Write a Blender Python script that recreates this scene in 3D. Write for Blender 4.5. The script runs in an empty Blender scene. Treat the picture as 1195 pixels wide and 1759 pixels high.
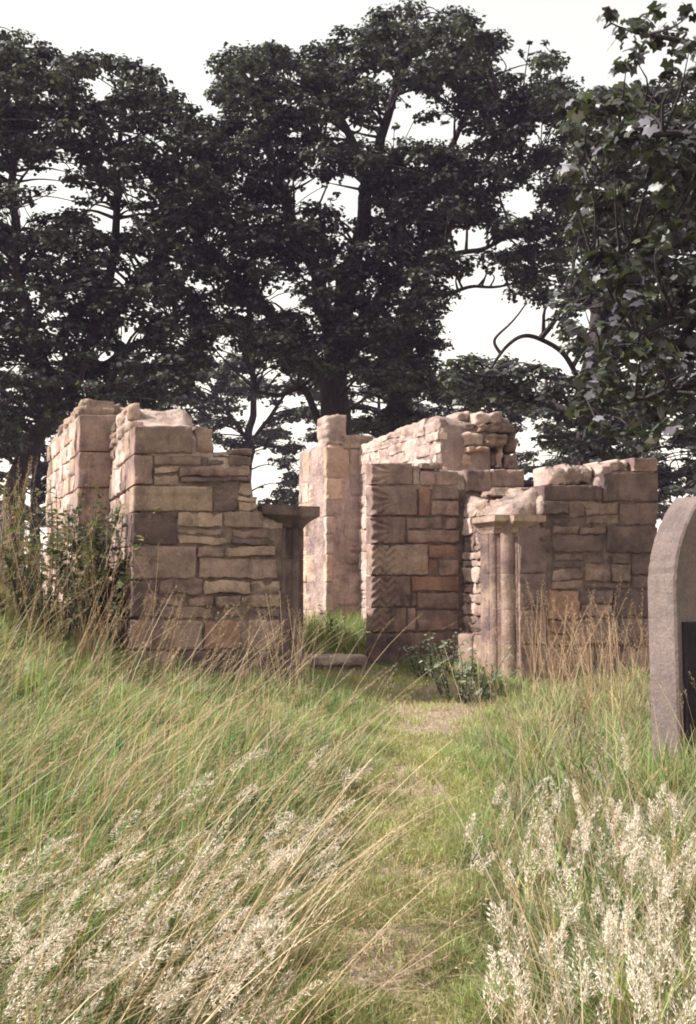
import bpy, math, random
import numpy as np
from mathutils import Vector, noise as mnoise

R = math.radians
rng = np.random.default_rng(7)
random.seed(7)
scene = bpy.context.scene
col = scene.collection

# ------------------------------------------------------------------ camera
F_PX, IMG_W, IMG_H, HORIZON = 1750.0, 1195.0, 1759.0, 1005.0
EYE = 1.6
PITCH = math.atan((HORIZON - IMG_H / 2) / F_PX)
cam_d = bpy.data.cameras.new('camera')
cam = bpy.data.objects.new('camera', cam_d)
col.objects.link(cam)
cam.location = (0, 0, EYE)
cam.rotation_euler = (math.pi / 2 + PITCH, 0, 0)
cam_d.sensor_fit = 'VERTICAL'
cam_d.sensor_height = 36.0
cam_d.lens = 36.0 * F_PX / IMG_H
cam_d.clip_end = 2000
scene.camera = cam

# ------------------------------------------------------------------ sky, sun, exposure
SUN_EL, SUN_AZ = R(41), math.atan2(-0.14, -1.0)      # azimuth of the direction towards the sun
sun_vec = Vector((math.cos(SUN_AZ) * math.cos(SUN_EL), math.sin(SUN_AZ) * math.cos(SUN_EL), math.sin(SUN_EL)))
world = bpy.data.worlds.new('World')
scene.world = world
world.use_nodes = True
wn = world.node_tree.nodes
wl = world.node_tree.links
bg = wn['Background']
sky = wn.new('ShaderNodeTexSky')
sky.sky_type = 'NISHITA'
sky.sun_disc = False
sky.sun_elevation = SUN_EL
sky.sun_rotation = math.atan2(sun_vec.x, sun_vec.y)
sky.air_density = 2.4
sky.dust_density = 0.4
sky.ozone_density = 1.0
hz = wn.new('ShaderNodeHueSaturation')               # summer haze: a pale, nearly white sky
hz.inputs['Saturation'].default_value = 0.25
tint = wn.new('ShaderNodeMix')
tint.data_type = 'RGBA'
tint.blend_type = 'MULTIPLY'
tint.inputs[0].default_value = 1.0
tint.inputs[7].default_value = (1.0, 0.94, 0.86, 1)
wl.new(sky.outputs[0], hz.inputs['Color'])
wl.new(hz.outputs[0], tint.inputs[6])
wl.new(tint.outputs[2], bg.inputs[0])
bg.inputs[1].default_value = 0.11
sun_d = bpy.data.lights.new('sun', 'SUN')
sun_d.energy = 3.7
sun_d.angle = R(0.6)
sun_d.color = (1.0, 0.93, 0.89)
sun = bpy.data.objects.new('sun', sun_d)
col.objects.link(sun)
sun.rotation_euler = sun_vec.to_track_quat('Z', 'Y').to_euler()
vs = scene.view_settings
vs.view_transform = 'Standard'
vs.look = 'None'
vs.gamma = 1.0
vs.use_curve_mapping = False
vs.exposure = 1.35
scene.cycles.filter_width = 1.9
scene.cycles.max_bounces = 8
scene.cycles.use_denoising = True

# ------------------------------------------------------------------ helpers
CP, SP = math.cos(PITCH), math.sin(PITCH)

def ray(px, py):
    vx, vz = (px - IMG_W / 2) / F_PX, -(py - IMG_H / 2) / F_PX
    return np.array([vx, CP - vz * SP, SP + vz * CP])

def at(px, py, Y):
    d = ray(px, py)
    return np.array([0, 0, EYE]) + d * (Y / d[1])

def obj(name, me, parent=None, mat=None, origin=None):
    o = bpy.data.objects.new(name, me)
    col.objects.link(o)
    if parent is not None:
        o.parent = parent
    if mat is not None and not me.materials:
        me.materials.append(mat)
    return o

def empty(name, loc, label=None, cat=None, group=None):
    e = bpy.data.objects.new(name, None)
    e.empty_display_size = 0.2
    e.location = tuple(float(v) for v in loc)
    col.objects.link(e)
    tag(e, label, cat, group)
    return e

def tag(o, label=None, cat=None, group=None, kind=None):
    if label: o['label'] = label
    if cat: o['category'] = cat
    if group: o['group'] = group
    if kind: o['kind'] = kind
    return o

def npmesh(name, v, f, smooth=False, colors=None):
    """v (N,3); f (M,k) array"""
    v = np.asarray(v, dtype=np.float32)
    f = np.asarray(f, dtype=np.int32)
    me = bpy.data.meshes.new(name)
    me.vertices.add(len(v))
    me.vertices.foreach_set('co', v.ravel())
    k = f.shape[1]
    me.loops.add(f.size)
    me.loops.foreach_set('vertex_index', f.ravel())
    me.polygons.add(len(f))
    me.polygons.foreach_set('loop_start', np.arange(0, f.size, k, dtype=np.int32))
    me.polygons.foreach_set('loop_total', np.full(len(f), k, dtype=np.int32))
    if colors is not None:
        a = me.color_attributes.new('Col', 'FLOAT_COLOR', 'POINT')
        c = np.ones((len(v), 4), dtype=np.float32)
        c[:, :3] = colors
        a.data.foreach_set('color', c.ravel())
    me.update(calc_edges=True)
    if smooth:
        me.polygons.foreach_set('use_smooth', np.ones(len(f), dtype=bool))
    me.validate()
    return me

def vnoise(p, seed=0.0):
    """cheap vectorised value noise on (N,d<=3) points, range -1..1"""
    p = np.asarray(p, dtype=float)
    if p.shape[1] == 2:
        p = np.column_stack([p, np.zeros(len(p))])
    p = p + seed * 17.31
    i = np.floor(p).astype(np.int64)
    fr = p - i
    w = fr * fr * (3 - 2 * fr)
    out = np.zeros(len(p))
    for dx in (0, 1):
        for dy in (0, 1):
            for dz in (0, 1):
                h = ((i[:, 0] + dx) * 73856093) ^ ((i[:, 1] + dy) * 19349663) ^ ((i[:, 2] + dz) * 83492791)
                h = h & 0xffffffff
                h = ((h ^ (h >> 16)) * 0x45d9f3b) & 0xffffffff
                h = ((h ^ (h >> 16)) * 0x45d9f3b) & 0xffffffff
                h = (h ^ (h >> 16)) & 0xffff
                val = h / 32767.5 - 1
                wx = w[:, 0] if dx else 1 - w[:, 0]
                wy = w[:, 1] if dy else 1 - w[:, 1]
                wz = w[:, 2] if dz else 1 - w[:, 2]
                out += val * wx * wy * wz
    return out

def fbm(p, seed=0.0, oct=3):
    p = np.asarray(p, dtype=float)
    o, a = 0, 1.0
    for k in range(oct):
        o = o + a * vnoise(p * (2 ** k), seed + k * 3.7)
        a *= 0.5
    return o / 1.6

def interp(x, pts):
    return np.interp(x, [p[0] for p in pts], [p[1] for p in pts])

# ------------------------------------------------------------------ materials
def new_mat(name):
    m = bpy.data.materials.new(name)
    m.use_nodes = True
    nt = m.node_tree
    return m, nt.nodes, nt.links, nt.nodes['Principled BSDF']

def stone_mat(name, c1, c2, stain, stain_amt=0.5, scale=1.0, bump=0.5, moss=0.0):
    c1, c2 = [(c[0] * 1.17, c[1] * 1.13, c[2] * 1.10) for c in (c1, c2)]
    m, n, l, b = new_mat(name)
    tc = n.new('ShaderNodeTexCoord')
    oi = n.new('ShaderNodeObjectInfo')
    add = n.new('ShaderNodeVectorMath'); add.operation = 'ADD'
    mulr = n.new('ShaderNodeVectorMath'); mulr.operation = 'SCALE'
    mulr.inputs[3].default_value = 40.0
    cmb = n.new('ShaderNodeCombineXYZ')
    l.new(oi.outputs['Random'], cmb.inputs[0]); l.new(oi.outputs['Random'], cmb.inputs[1])
    l.new(cmb.outputs[0], mulr.inputs[0])
    l.new(tc.outputs['Object'], add.inputs[0]); l.new(mulr.outputs[0], add.inputs[1])
    n1 = n.new('ShaderNodeTexNoise'); n1.inputs['Scale'].default_value = 5 * scale; n1.inputs['Detail'].default_value = 6
    n2 = n.new('ShaderNodeTexNoise'); n2.inputs['Scale'].default_value = 2.9 * scale; n2.inputs['Detail'].default_value = 5; n2.inputs['Roughness'].default_value = 0.65
    n3 = n.new('ShaderNodeTexNoise'); n3.inputs['Scale'].default_value = 60; n3.inputs['Detail'].default_value = 5; n3.inputs['Roughness'].default_value = 0.7
    n4 = n.new('ShaderNodeTexNoise'); n4.inputs['Scale'].default_value = 16; n4.inputs['Detail'].default_value = 4
    l.new(add.outputs[0], n1.inputs[0])
    l.new(tc.outputs['Object'], n2.inputs[0])
    l.new(tc.outputs['Object'], n3.inputs[0])
    l.new(add.outputs[0], n4.inputs[0])
    r1 = n.new('ShaderNodeValToRGB')
    r1.color_ramp.elements[0].position = 0.32; r1.color_ramp.elements[0].color = (*c1, 1)
    r1.color_ramp.elements[1].position = 0.68; r1.color_ramp.elements[1].color = (*c2, 1)
    l.new(n1.outputs[0], r1.inputs[0])
    # per stone brightness
    hs = n.new('ShaderNodeHueSaturation')
    mr = n.new('ShaderNodeMapRange'); mr.inputs[3].default_value = 0.78; mr.inputs[4].default_value = 1.2
    l.new(oi.outputs['Random'], mr.inputs[0]); l.new(mr.outputs[0], hs.inputs['Value'])
    l.new(r1.outputs[0], hs.inputs['Color'])
    # weather stains
    r2 = n.new('ShaderNodeValToRGB')
    r2.color_ramp.elements[0].position = 0.47; r2.color_ramp.elements[0].color = (0, 0, 0, 1)
    r2.color_ramp.elements[1].position = 0.66; r2.color_ramp.elements[1].color = (1, 1, 1, 1)
    l.new(n2.outputs[0], r2.inputs[0])
    ms = n.new('ShaderNodeMath'); ms.operation = 'MULTIPLY'; ms.inputs[1].default_value = stain_amt
    l.new(r2.outputs[0], ms.inputs[0])
    mx = n.new('ShaderNodeMix'); mx.data_type = 'RGBA'
    l.new(ms.outputs[0], mx.inputs[0]); l.new(hs.outputs[0], mx.inputs[6]); mx.inputs[7].default_value = (*stain, 1)
    # grain
    mg = n.new('ShaderNodeMix'); mg.data_type = 'RGBA'; mg.blend_type = 'OVERLAY'; mg.inputs[0].default_value = 0.45
    l.new(mx.outputs[2], mg.inputs[6])
    gc = n.new('ShaderNodeMapRange'); gc.inputs[1].default_value = 0.3; gc.inputs[2].default_value = 0.7; gc.inputs[3].default_value = 0.25; gc.inputs[4].default_value = 0.75
    l.new(n3.outputs[0], gc.inputs[0]); l.new(gc.outputs[0], mg.inputs[7])
    mpv = n.new('ShaderNodeMapping'); mpv.inputs['Scale'].default_value = (7, 7, 0.9)
    n5 = n.new('ShaderNodeTexNoise'); n5.inputs['Scale'].default_value = 1.6; n5.inputs['Detail'].default_value = 6; n5.inputs['Roughness'].default_value = 0.7
    l.new(tc.outputs['Object'], mpv.inputs[0]); l.new(mpv.outputs[0], n5.inputs[0])
    r5 = n.new('ShaderNodeMapRange'); r5.inputs[1].default_value = 0.52; r5.inputs[2].default_value = 0.72; r5.inputs[4].default_value = 0.55
    l.new(n5.outputs[0], r5.inputs[0])
    m5 = n.new('ShaderNodeMix'); m5.data_type = 'RGBA'
    l.new(r5.outputs[0], m5.inputs[0]); l.new(mg.outputs[2], m5.inputs[6]); m5.inputs[7].default_value = (*[v * 0.75 for v in stain], 1)
    n6 = n.new('ShaderNodeTexNoise'); n6.inputs['Scale'].default_value = 22; n6.inputs['Detail'].default_value = 4; n6.inputs['Roughness'].default_value = 0.75
    l.new(tc.outputs['Object'], n6.inputs[0])
    r6 = n.new('ShaderNodeMapRange'); r6.inputs[1].default_value = 0.60; r6.inputs[2].default_value = 0.70; r6.inputs[4].default_value = 0.4
    l.new(n6.outputs[0], r6.inputs[0])
    m6 = n.new('ShaderNodeMix'); m6.data_type = 'RGBA'
    l.new(r6.outputs[0], m6.inputs[0]); l.new(m5.outputs[2], m6.inputs[6]); m6.inputs[7].default_value = (c2[0] * 1.25, c2[1] * 1.3, c2[2] * 1.2, 1)
    l.new(m6.outputs[2], b.inputs['Base Color'])
    b.inputs['Roughness'].default_value = 0.92
    b.inputs['Specular IOR Level'].default_value = 0.2
    sm = n.new('ShaderNodeMath'); sm.operation = 'MULTIPLY_ADD'; sm.inputs[1].default_value = 0.5
    l.new(n3.outputs[0], sm.inputs[0]); l.new(n4.outputs[0], sm.inputs[2])
    bp = n.new('ShaderNodeBump'); bp.inputs['Strength'].default_value = bump; bp.inputs['Distance'].default_value = 0.045
    l.new(sm.outputs[0], bp.inputs['Height']); l.new(bp.outputs[0], b.inputs['Normal'])
    return m

M = {}
M['buff'] = stone_mat('sandstone_buff', (0.21, 0.152, 0.12), (0.31, 0.235, 0.185), (0.075, 0.055, 0.055), 0.8)
M['mauve'] = stone_mat('sandstone_mauve', (0.165, 0.114, 0.10), (0.27, 0.195, 0.165), (0.07, 0.05, 0.052), 0.8)
M['red'] = stone_mat('sandstone_red', (0.185, 0.108, 0.08), (0.25, 0.16, 0.12), (0.08, 0.055, 0.053), 0.7)
M['dark'] = stone_mat('sandstone_dark', (0.085, 0.06, 0.058), (0.16, 0.115, 0.105), (0.04, 0.03, 0.033), 0.75)  # darkest sandstone tone, for jamb, impost and many front stones
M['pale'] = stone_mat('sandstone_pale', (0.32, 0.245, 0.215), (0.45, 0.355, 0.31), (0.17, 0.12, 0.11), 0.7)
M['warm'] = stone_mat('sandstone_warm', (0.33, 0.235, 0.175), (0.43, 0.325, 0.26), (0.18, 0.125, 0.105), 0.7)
M['mortar'] = stone_mat('lime_mortar', (0.25, 0.19, 0.165), (0.42, 0.34, 0.30), (0.12, 0.088, 0.08), 0.75, 1.6, 1.0)
M['joint'] = stone_mat('shade_toned_joint_mortar', (0.12, 0.088, 0.078), (0.20, 0.15, 0.13), (0.06, 0.045, 0.042), 0.7, 1.6, 1.0)  # recess shade of the joints painted into a darker mortar colour
M['plaster'] = stone_mat('old_lime_plaster', (0.25, 0.185, 0.17), (0.39, 0.30, 0.275), (0.13, 0.094, 0.09), 0.75, 0.8, 0.8)
M['grave'] = stone_mat('gravestone_sandstone', (0.102, 0.082, 0.078), (0.144, 0.117, 0.11), (0.07, 0.058, 0.056), 0.7, 0.6, 0.45)
M['black_panel'] = stone_mat('black_panel_stone', (0.012, 0.01, 0.012), (0.02, 0.017, 0.02), (0.03, 0.025, 0.027), 0.3)

def leaf_mat(name, rough=0.45, trans=0.3, spec=0.35, tcol=(0.9, 1.0, 0.5)):
    m, n, l, b = new_mat(name)
    a = n.new('ShaderNodeAttribute'); a.attribute_name = 'Col'
    l.new(a.outputs['Color'], b.inputs['Base Color'])
    b.inputs['Roughness'].default_value = rough
    b.inputs['Specular IOR Level'].default_value = spec
    tr = n.new('ShaderNodeBsdfTranslucent')
    mm = n.new('ShaderNodeMix'); mm.data_type = 'RGBA'; mm.blend_type = 'MULTIPLY'; mm.inputs[0].default_value = 1
    mm.inputs[7].default_value = (*tcol, 1)
    l.new(a.outputs['Color'], mm.inputs[6]); l.new(mm.outputs[2], tr.inputs[0])
    ms = n.new('ShaderNodeMixShader'); ms.inputs[0].default_value = trans
    l.new(b.outputs[0], ms.inputs[1]); l.new(tr.outputs[0], ms.inputs[2])
    l.new(ms.outputs[0], n['Material Output'].inputs[0])
    return m

M['leaf'] = leaf_mat('tree_leaf', 0.5, 0.22, 0.3)
M['near_leaf'] = leaf_mat('sycamore_leaf', 0.42, 0.25, 0.4)
M['weed_leaf'] = leaf_mat('weed_leaf', 0.75, 0.35, 0.15)
M['grass'] = leaf_mat('grass_blade', 0.55, 0.35, 0.25, (1.0, 1.0, 0.6))
M['straw'] = leaf_mat('dry_straw', 0.65, 0.3, 0.25, (1.0, 0.95, 0.8))

def bark_mat():
    m, n, l, b = new_mat('bark')
    tc = n.new('ShaderNodeTexCoord')
    mp = n.new('ShaderNodeMapping'); mp.inputs['Scale'].default_value = (6, 6, 1.2)
    nz = n.new('ShaderNodeTexNoise'); nz.inputs['Scale'].default_value = 3; nz.inputs['Detail'].default_value = 7
    rp = n.new('ShaderNodeValToRGB')
    rp.color_ramp.elements[0].position = 0.35; rp.color_ramp.elements[0].color = (0.016, 0.012, 0.012, 1)
    rp.color_ramp.elements[1].position = 0.7; rp.color_ramp.elements[1].color = (0.045, 0.035, 0.033, 1)
    l.new(tc.outputs['Object'], mp.inputs[0]); l.new(mp.outputs[0], nz.inputs[0]); l.new(nz.outputs[0], rp.inputs[0])
    l.new(rp.outputs[0], b.inputs['Base Color'])
    b.inputs['Roughness'].default_value = 0.95
    bp = n.new('ShaderNodeBump'); bp.inputs['Strength'].default_value = 0.8; bp.inputs['Distance'].default_value = 0.05
    l.new(nz.outputs[0], bp.inputs['Height']); l.new(bp.outputs[0], b.inputs['Normal'])
    return m
M['bark'] = bark_mat()

def ground_mat():
    m, n, l, b = new_mat('turf_and_soil')
    tc = n.new('ShaderNodeTexCoord')
    a = n.new('ShaderNodeAttribute'); a.attribute_name = 'Col'      # red channel: trodden path
    n1 = n.new('ShaderNodeTexNoise'); n1.inputs['Scale'].default_value = 2.2; n1.inputs['Detail'].default_value = 7; n1.inputs['Roughness'].default_value = 0.65
    n2 = n.new('ShaderNodeTexNoise'); n2.inputs['Scale'].default_value = 35; n2.inputs['Detail'].default_value = 5
    l.new(tc.outputs['Object'], n1.inputs[0]); l.new(tc.outputs['Object'], n2.inputs[0])
    r1 = n.new('ShaderNodeValToRGB')                                 # turf
    r1.color_ramp.elements[0].position = 0.35; r1.color_ramp.elements[0].color = (0.08, 0.09, 0.035, 1)
    r1.color_ramp.elements[1].position = 0.65; r1.color_ramp.elements[1].color = (0.22, 0.19, 0.10, 1)
    l.new(n2.outputs[0], r1.inputs[0])
    r2 = n.new('ShaderNodeValToRGB')                                 # soil
    r2.color_ramp.elements[0].position = 0.35; r2.color_ramp.elements[0].color = (0.20, 0.145, 0.11, 1)
    r2.color_ramp.elements[1].position = 0.68; r2.color_ramp.elements[1].color = (0.38, 0.29, 0.235, 1)
    l.new(n2.outputs[0], r2.inputs[0])
    pm = n.new('ShaderNodeMath'); pm.operation = 'MULTIPLY_ADD'; pm.inputs[1].default_value = 1.0
    sep = n.new('ShaderNodeSeparateColor'); l.new(a.outputs['Color'], sep.inputs[0])
    rn = n.new('ShaderNodeMapRange'); rn.inputs[1].default_value = 0.38; rn.inputs[2].default_value = 0.6; rn.inputs[3].default_value = -0.35; rn.inputs[4].default_value = 0.6
    l.new(n1.outputs[0], rn.inputs[0])
    l.new(sep.outputs[0], pm.inputs[0]); l.new(rn.outputs[0], pm.inputs[2])
    pm.use_clamp = True
    mx = n.new('ShaderNodeMix'); mx.data_type = 'RGBA'
    l.new(pm.outputs[0], mx.inputs[0]); l.new(r1.outputs[0], mx.inputs[6]); l.new(r2.outputs[0], mx.inputs[7])
    l.new(mx.outputs[2], b.inputs['Base Color'])
    b.inputs['Roughness'].default_value = 1.0
    b.inputs['Specular IOR Level'].default_value = 0.1
    bp = n.new('ShaderNodeBump'); bp.inputs['Strength'].default_value = 0.9; bp.inputs['Distance'].default_value = 0.03
    l.new(n2.outputs[0], bp.inputs['Height']); l.new(bp.outputs[0], b.inputs['Normal'])
    return m
M['ground'] = ground_mat()

# ------------------------------------------------------------------ terrain
PATH_X = [(-3, -0.2), (0, -0.1), (3, 0.10), (4.5, 0.22), (6, 0.38), (7.5, 0.58), (8.6, 0.72), (9.6, 0.55), (11, -0.1), (14, -0.6), (400, -0.6)]
PATH_Z = [(-400, -8), (-30, -1.2), (-3, -0.15), (0, 0), (3, 0.20), (6, 0.41), (9, 0.60), (11, 0.72), (13, 0.93), (16, 1.12), (26, 1.18), (60, 1.2), (400, 1.0)]

def path_w(Y):
    return interp(Y, [(0, 0.36), (3, 0.35), (6, 0.31), (8, 0.38), (9.5, 0.7), (11, 0.6), (13, 0.5)])

def ground_z(X, Y):
    X = np.asarray(X, dtype=float); Y = np.asarray(Y, dtype=float)
    z = interp(Y, PATH_Z)
    d = interp(Y, PATH_X) - X
    bank = 0.155 * np.clip(d - 0.35, 0, 4.5) * interp(Y, [(0, 0.5), (4, 0.8), (7, 1), (10, 1), (11.2, 0.5), (14, 0.15), (20, 0)])
    bank2 = 0.035 * np.clip(-d - 0.4, 0, 6) * interp(Y, [(0, 1), (9, 1), (14, 0.3), (20, 0)])
    P = np.column_stack([X.ravel(), Y.ravel()])
    bump = (0.035 * vnoise(P * 1.1, 1) + 0.02 * vnoise(P * 3.1, 2)).reshape(X.shape)
    off = np.clip(np.abs(d) / 0.5 - 0.3, 0.25, 1)
    far = 0.22 * np.clip(d - 2.3, 0, 3) * interp(Y, [(0, 0), (6.2, 0), (8.0, 1), (12, 1), (18, 0)])
    return z + bank + bank2 + far + bump * off

def build_ground():
    def axis(lo, hi, fine_lo, fine_hi, step):
        a = list(np.arange(fine_lo, fine_hi + 1e-6, step))
        x, s = fine_lo, step
        left = []
        while x > lo:
            s *= 1.25; x -= s; left.append(max(x, lo))
        x, s = fine_hi, step
        while x < hi:
            s *= 1.25; x += s; a.append(min(x, hi))
        return np.array(left[::-1] + a)
    xs = axis(-300, 300, -5, 5, 0.08)
    ys = axis(-100, 400, 1.0, 14, 0.08)
    XX, YY = np.meshgrid(xs, ys)
    Z = ground_z(XX, YY)
    v = np.column_stack([XX.ravel(), YY.ravel(), Z.ravel()])
    nx, ny = len(xs), len(ys)
    i = np.arange(nx * ny).reshape(ny, nx)
    f = np.column_stack([i[:-1, :-1].ravel(), i[:-1, 1:].ravel(), i[1:, 1:].ravel(), i[1:, :-1].ravel()])
    d = np.abs(interp(YY, PATH_X) - XX) / path_w(YY)
    p = np.clip(1.25 - d, 0, 1) * ((YY > -1) & (YY < 13)) * interp(YY, [(0, .75), (6.8, .75), (7.8, 1.05), (9.8, 1.15), (11, .9)])
    p = np.clip(p, 0, 2)
    c = np.zeros((nx * ny, 3)); c[:, 0] = p.ravel()
    g = obj('ground', npmesh('ground', v, f, True, c), None, M['ground'])
    tag(g, kind='structure')
build_ground()

# ------------------------------------------------------------------ masonry helpers
class Face:
    """vertical wall face: origin P, tangent t (to the right seen from outside), outward normal n"""
    def __init__(s, P, ang):
        s.P = np.array([P[0], P[1]], dtype=float)
        s.t = np.array([math.cos(ang), math.sin(ang)])
        s.n = np.array([s.t[1], -s.t[0]])
    def uz(s, px, py):
        d = ray(px, py)
        den = d[0] * s.n[0] + d[1] * s.n[1]
        k = (s.P @ s.n) / den
        p = np.array([0, 0, EYE]) + d * k
        return float((p[:2] - s.P) @ s.t), float(p[2])
    def u(s, px):
        return s.uz(px, 900)[0]
    def pos(s, u, z, out=0.0):
        u = np.asarray(u, dtype=float)
        x = s.P[0] + s.t[0] * u + s.n[0] * out
        y = s.P[1] + s.t[1] * u + s.n[1] * out
        return np.stack([x, y, np.asarray(z, dtype=float) + 0 * u], axis=-1)
    def at2(s, u, out=0.0):
        return s.P + s.t * u + s.n * out

stone_count = [0]
def stone(parent, face, quad, proud=0.02, depth=0.10, rough=0.008, mat='mauve', name='stone', relief=None, wob=0.006,
          rnd=0.008, res=0.024, nd=1, tilt=0.0, strata=2.2):
    """one block: quad = (bl, br, tr, tl) in (u, z); rounded rough face, real depth"""
    stone_count[0] += 1
    sd = stone_count[0] * 1.37
    tilt = tilt + rng.uniform(-.03, .03)
    wob = wob * 1.5
    q = np.array(quad, dtype=float)
    w = max(np.linalg.norm(q[1] - q[0]), np.linalg.norm(q[2] - q[3]))
    h = max(np.linalg.norm(q[3] - q[0]), np.linalg.norm(q[2] - q[1]))
    nu = int(np.clip(round(w / res), 5, 34)); nz = int(np.clip(round(h / res), 5, 26))
    def axis(n, L):
        e = min(0.45, rnd / max(L, 1e-3)) 
        a = np.concatenate([[0, e * 0.3, e], np.linspace(e, 1 - e, n + 1)[1:-1], [1 - e, 1 - e * 0.3, 1]])
        return a
    A, B = axis(nu, w), axis(nz, h)
    a, b = np.meshgrid(A, B)
    base = (1 - a)[..., None] * (1 - b)[..., None] * q[0] + a[..., None] * (1 - b)[..., None] * q[1] + a[..., None] * b[..., None] * q[2] + (1 - a)[..., None] * b[..., None] * q[3]
    U, Z = base[..., 0], base[..., 1]
    P3 = np.column_stack([U.ravel(), Z.ravel(), np.full(U.size, sd)])
    U = U + (wob * fbm(P3 * 7, 1, 2) + wob * .7 * vnoise(P3 * 24, 3)).reshape(U.shape)
    Z = Z + (wob * fbm(P3 * 7, 5, 2) + wob * .7 * vnoise(P3 * 24, 6)).reshape(U.shape)
    ea = np.minimum(a, 1 - a) * w; eb = np.minimum(b, 1 - b) * h
    ra = np.clip(1 - ea / rnd, 0, 1); rb = np.clip(1 - eb / rnd, 0, 1)
    rr = np.sqrt(np.clip(ra ** 2 + rb ** 2, 0, 1))
    drop = rnd * (1 - np.sqrt(np.clip(1 - rr ** 2, 0, 1)))
    chip = np.clip(vnoise(P3 * 11, 21).reshape(U.shape) - .15, 0, 1) * np.clip(1 - np.minimum(ea, eb) / .045, 0, 1)
    N = (-chip * .035).ravel() + (rough * 1.5 * fbm(P3 * 11, 2, 4) + rough * 1.5 * vnoise(P3 * 3.3, 9))
    N = N.reshape(U.shape)
    if strata and relief is None:                       # weathered bedding planes
        bed = np.column_stack([U.ravel() * 1.6, Z.ravel() * 26, np.full(U.size, sd)])
        bb = vnoise(bed, 13).reshape(U.shape)
        N = N - rough * strata * np.clip(bb - .25, 0, 1)
    if relief is not None:
        N = N + relief(a * w, b * h, w, h)
    out = proud + N - drop + tilt * (a - 0.5) * w
    v = face.pos(U, Z, 0)
    v[..., 0] += face.n[0] * out; v[..., 1] += face.n[1] * out
    rows, cols = a.shape
    idx = np.arange(rows * cols).reshape(rows, cols)
    f = [np.column_stack([idx[:-1, :-1].ravel(), idx[:-1, 1:].ravel(), idx[1:, 1:].ravel(), idx[1:, :-1].ravel()])]
    verts = [v.reshape(-1, 3)]
    ring = np.concatenate([idx[0, :], idx[1:, -1], idx[-1, -2::-1], idx[-2:0:-1, 0]])
    rp = verts[0][ring]
    prev = ring
    nb = rows * cols
    cen = rp.mean(axis=0)
    for k in range(nd):
        bk = rp.copy()
        dd = depth * (k + 1) / nd
        tgt = (proud - dd)
        cur = (rp[:, 0] - face.P[0]) * face.n[0] + (rp[:, 1] - face.P[1]) * face.n[1]
        bk[:, 0] += face.n[0] * (tgt - cur); bk[:, 1] += face.n[1] * (tgt - cur)
        if nd > 1:
            nn = 0.006 * fbm(bk * 9, 4, 2)
            bk += (bk - cen) / (np.linalg.norm(bk - cen, axis=1)[:, None] + 1e-6) * nn[:, None]
        new = np.arange(nb, nb + len(ring))
        nb += len(ring)
        verts.append(bk)
        f.append(np.column_stack([prev, np.roll(prev, -1), np.roll(new, -1), new])[:, ::-1])
        prev = new
    V = np.concatenate(verts) - np.array(parent_loc(parent))
    me = npmesh(name, V, np.concatenate(f), True)
    return obj(name, me, parent, M[mat])

def split_stone(parent, face, q, p, depth, rough, mat, wob=.01):
    """a rubble bed: often two or three thinner uneven pieces instead of one block"""
    w = q[1][0] - q[0][0]; h = q[3][1] - q[0][1]
    alt = {'mauve': ['mauve', 'mauve', 'buff', 'dark'], 'dark': ['dark', 'dark', 'mauve'], 'buff': ['buff', 'mauve']}.get(mat, [mat])
    L = lambda a, b, t: (a[0] + (b[0] - a[0]) * t, a[1] + (b[1] - a[1]) * t)
    if h > .11 and rng.random() < .62:
        t0, t1 = rng.uniform(.35, .65), rng.uniform(.35, .65); g = .006 / h
        lo = [q[0], q[1], L(q[1], q[2], t1 - g), L(q[0], q[3], t0 - g)]
        hi = [L(q[0], q[3], t0 + g), L(q[1], q[2], t1 + g), q[2], q[3]]
        for k in (lo, hi):
            stone(parent, face, k, p + rng.uniform(-.012, .012), depth, rough, alt[rng.integers(len(alt))], wob=wob)
    elif w > .42 and rng.random() < .5:
        t = rng.uniform(.35, .65); g = .006 / w
        for k in ([q[0], L(q[0], q[1], t - g), L(q[3], q[2], t - g), q[3]], [L(q[0], q[1], t + g), q[1], q[2], L(q[3], q[2], t + g)]):
            stone(parent, face, k, p + rng.uniform(-.012, .012), depth, rough, alt[rng.integers(len(alt))], wob=wob)
    else:
        stone(parent, face, q, p, depth, rough, mat, wob=wob)

def parent_loc(p):
    l = np.zeros(3)
    while p is not None:
        l = l + np.array(p.location); p = p.parent
    return l

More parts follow.
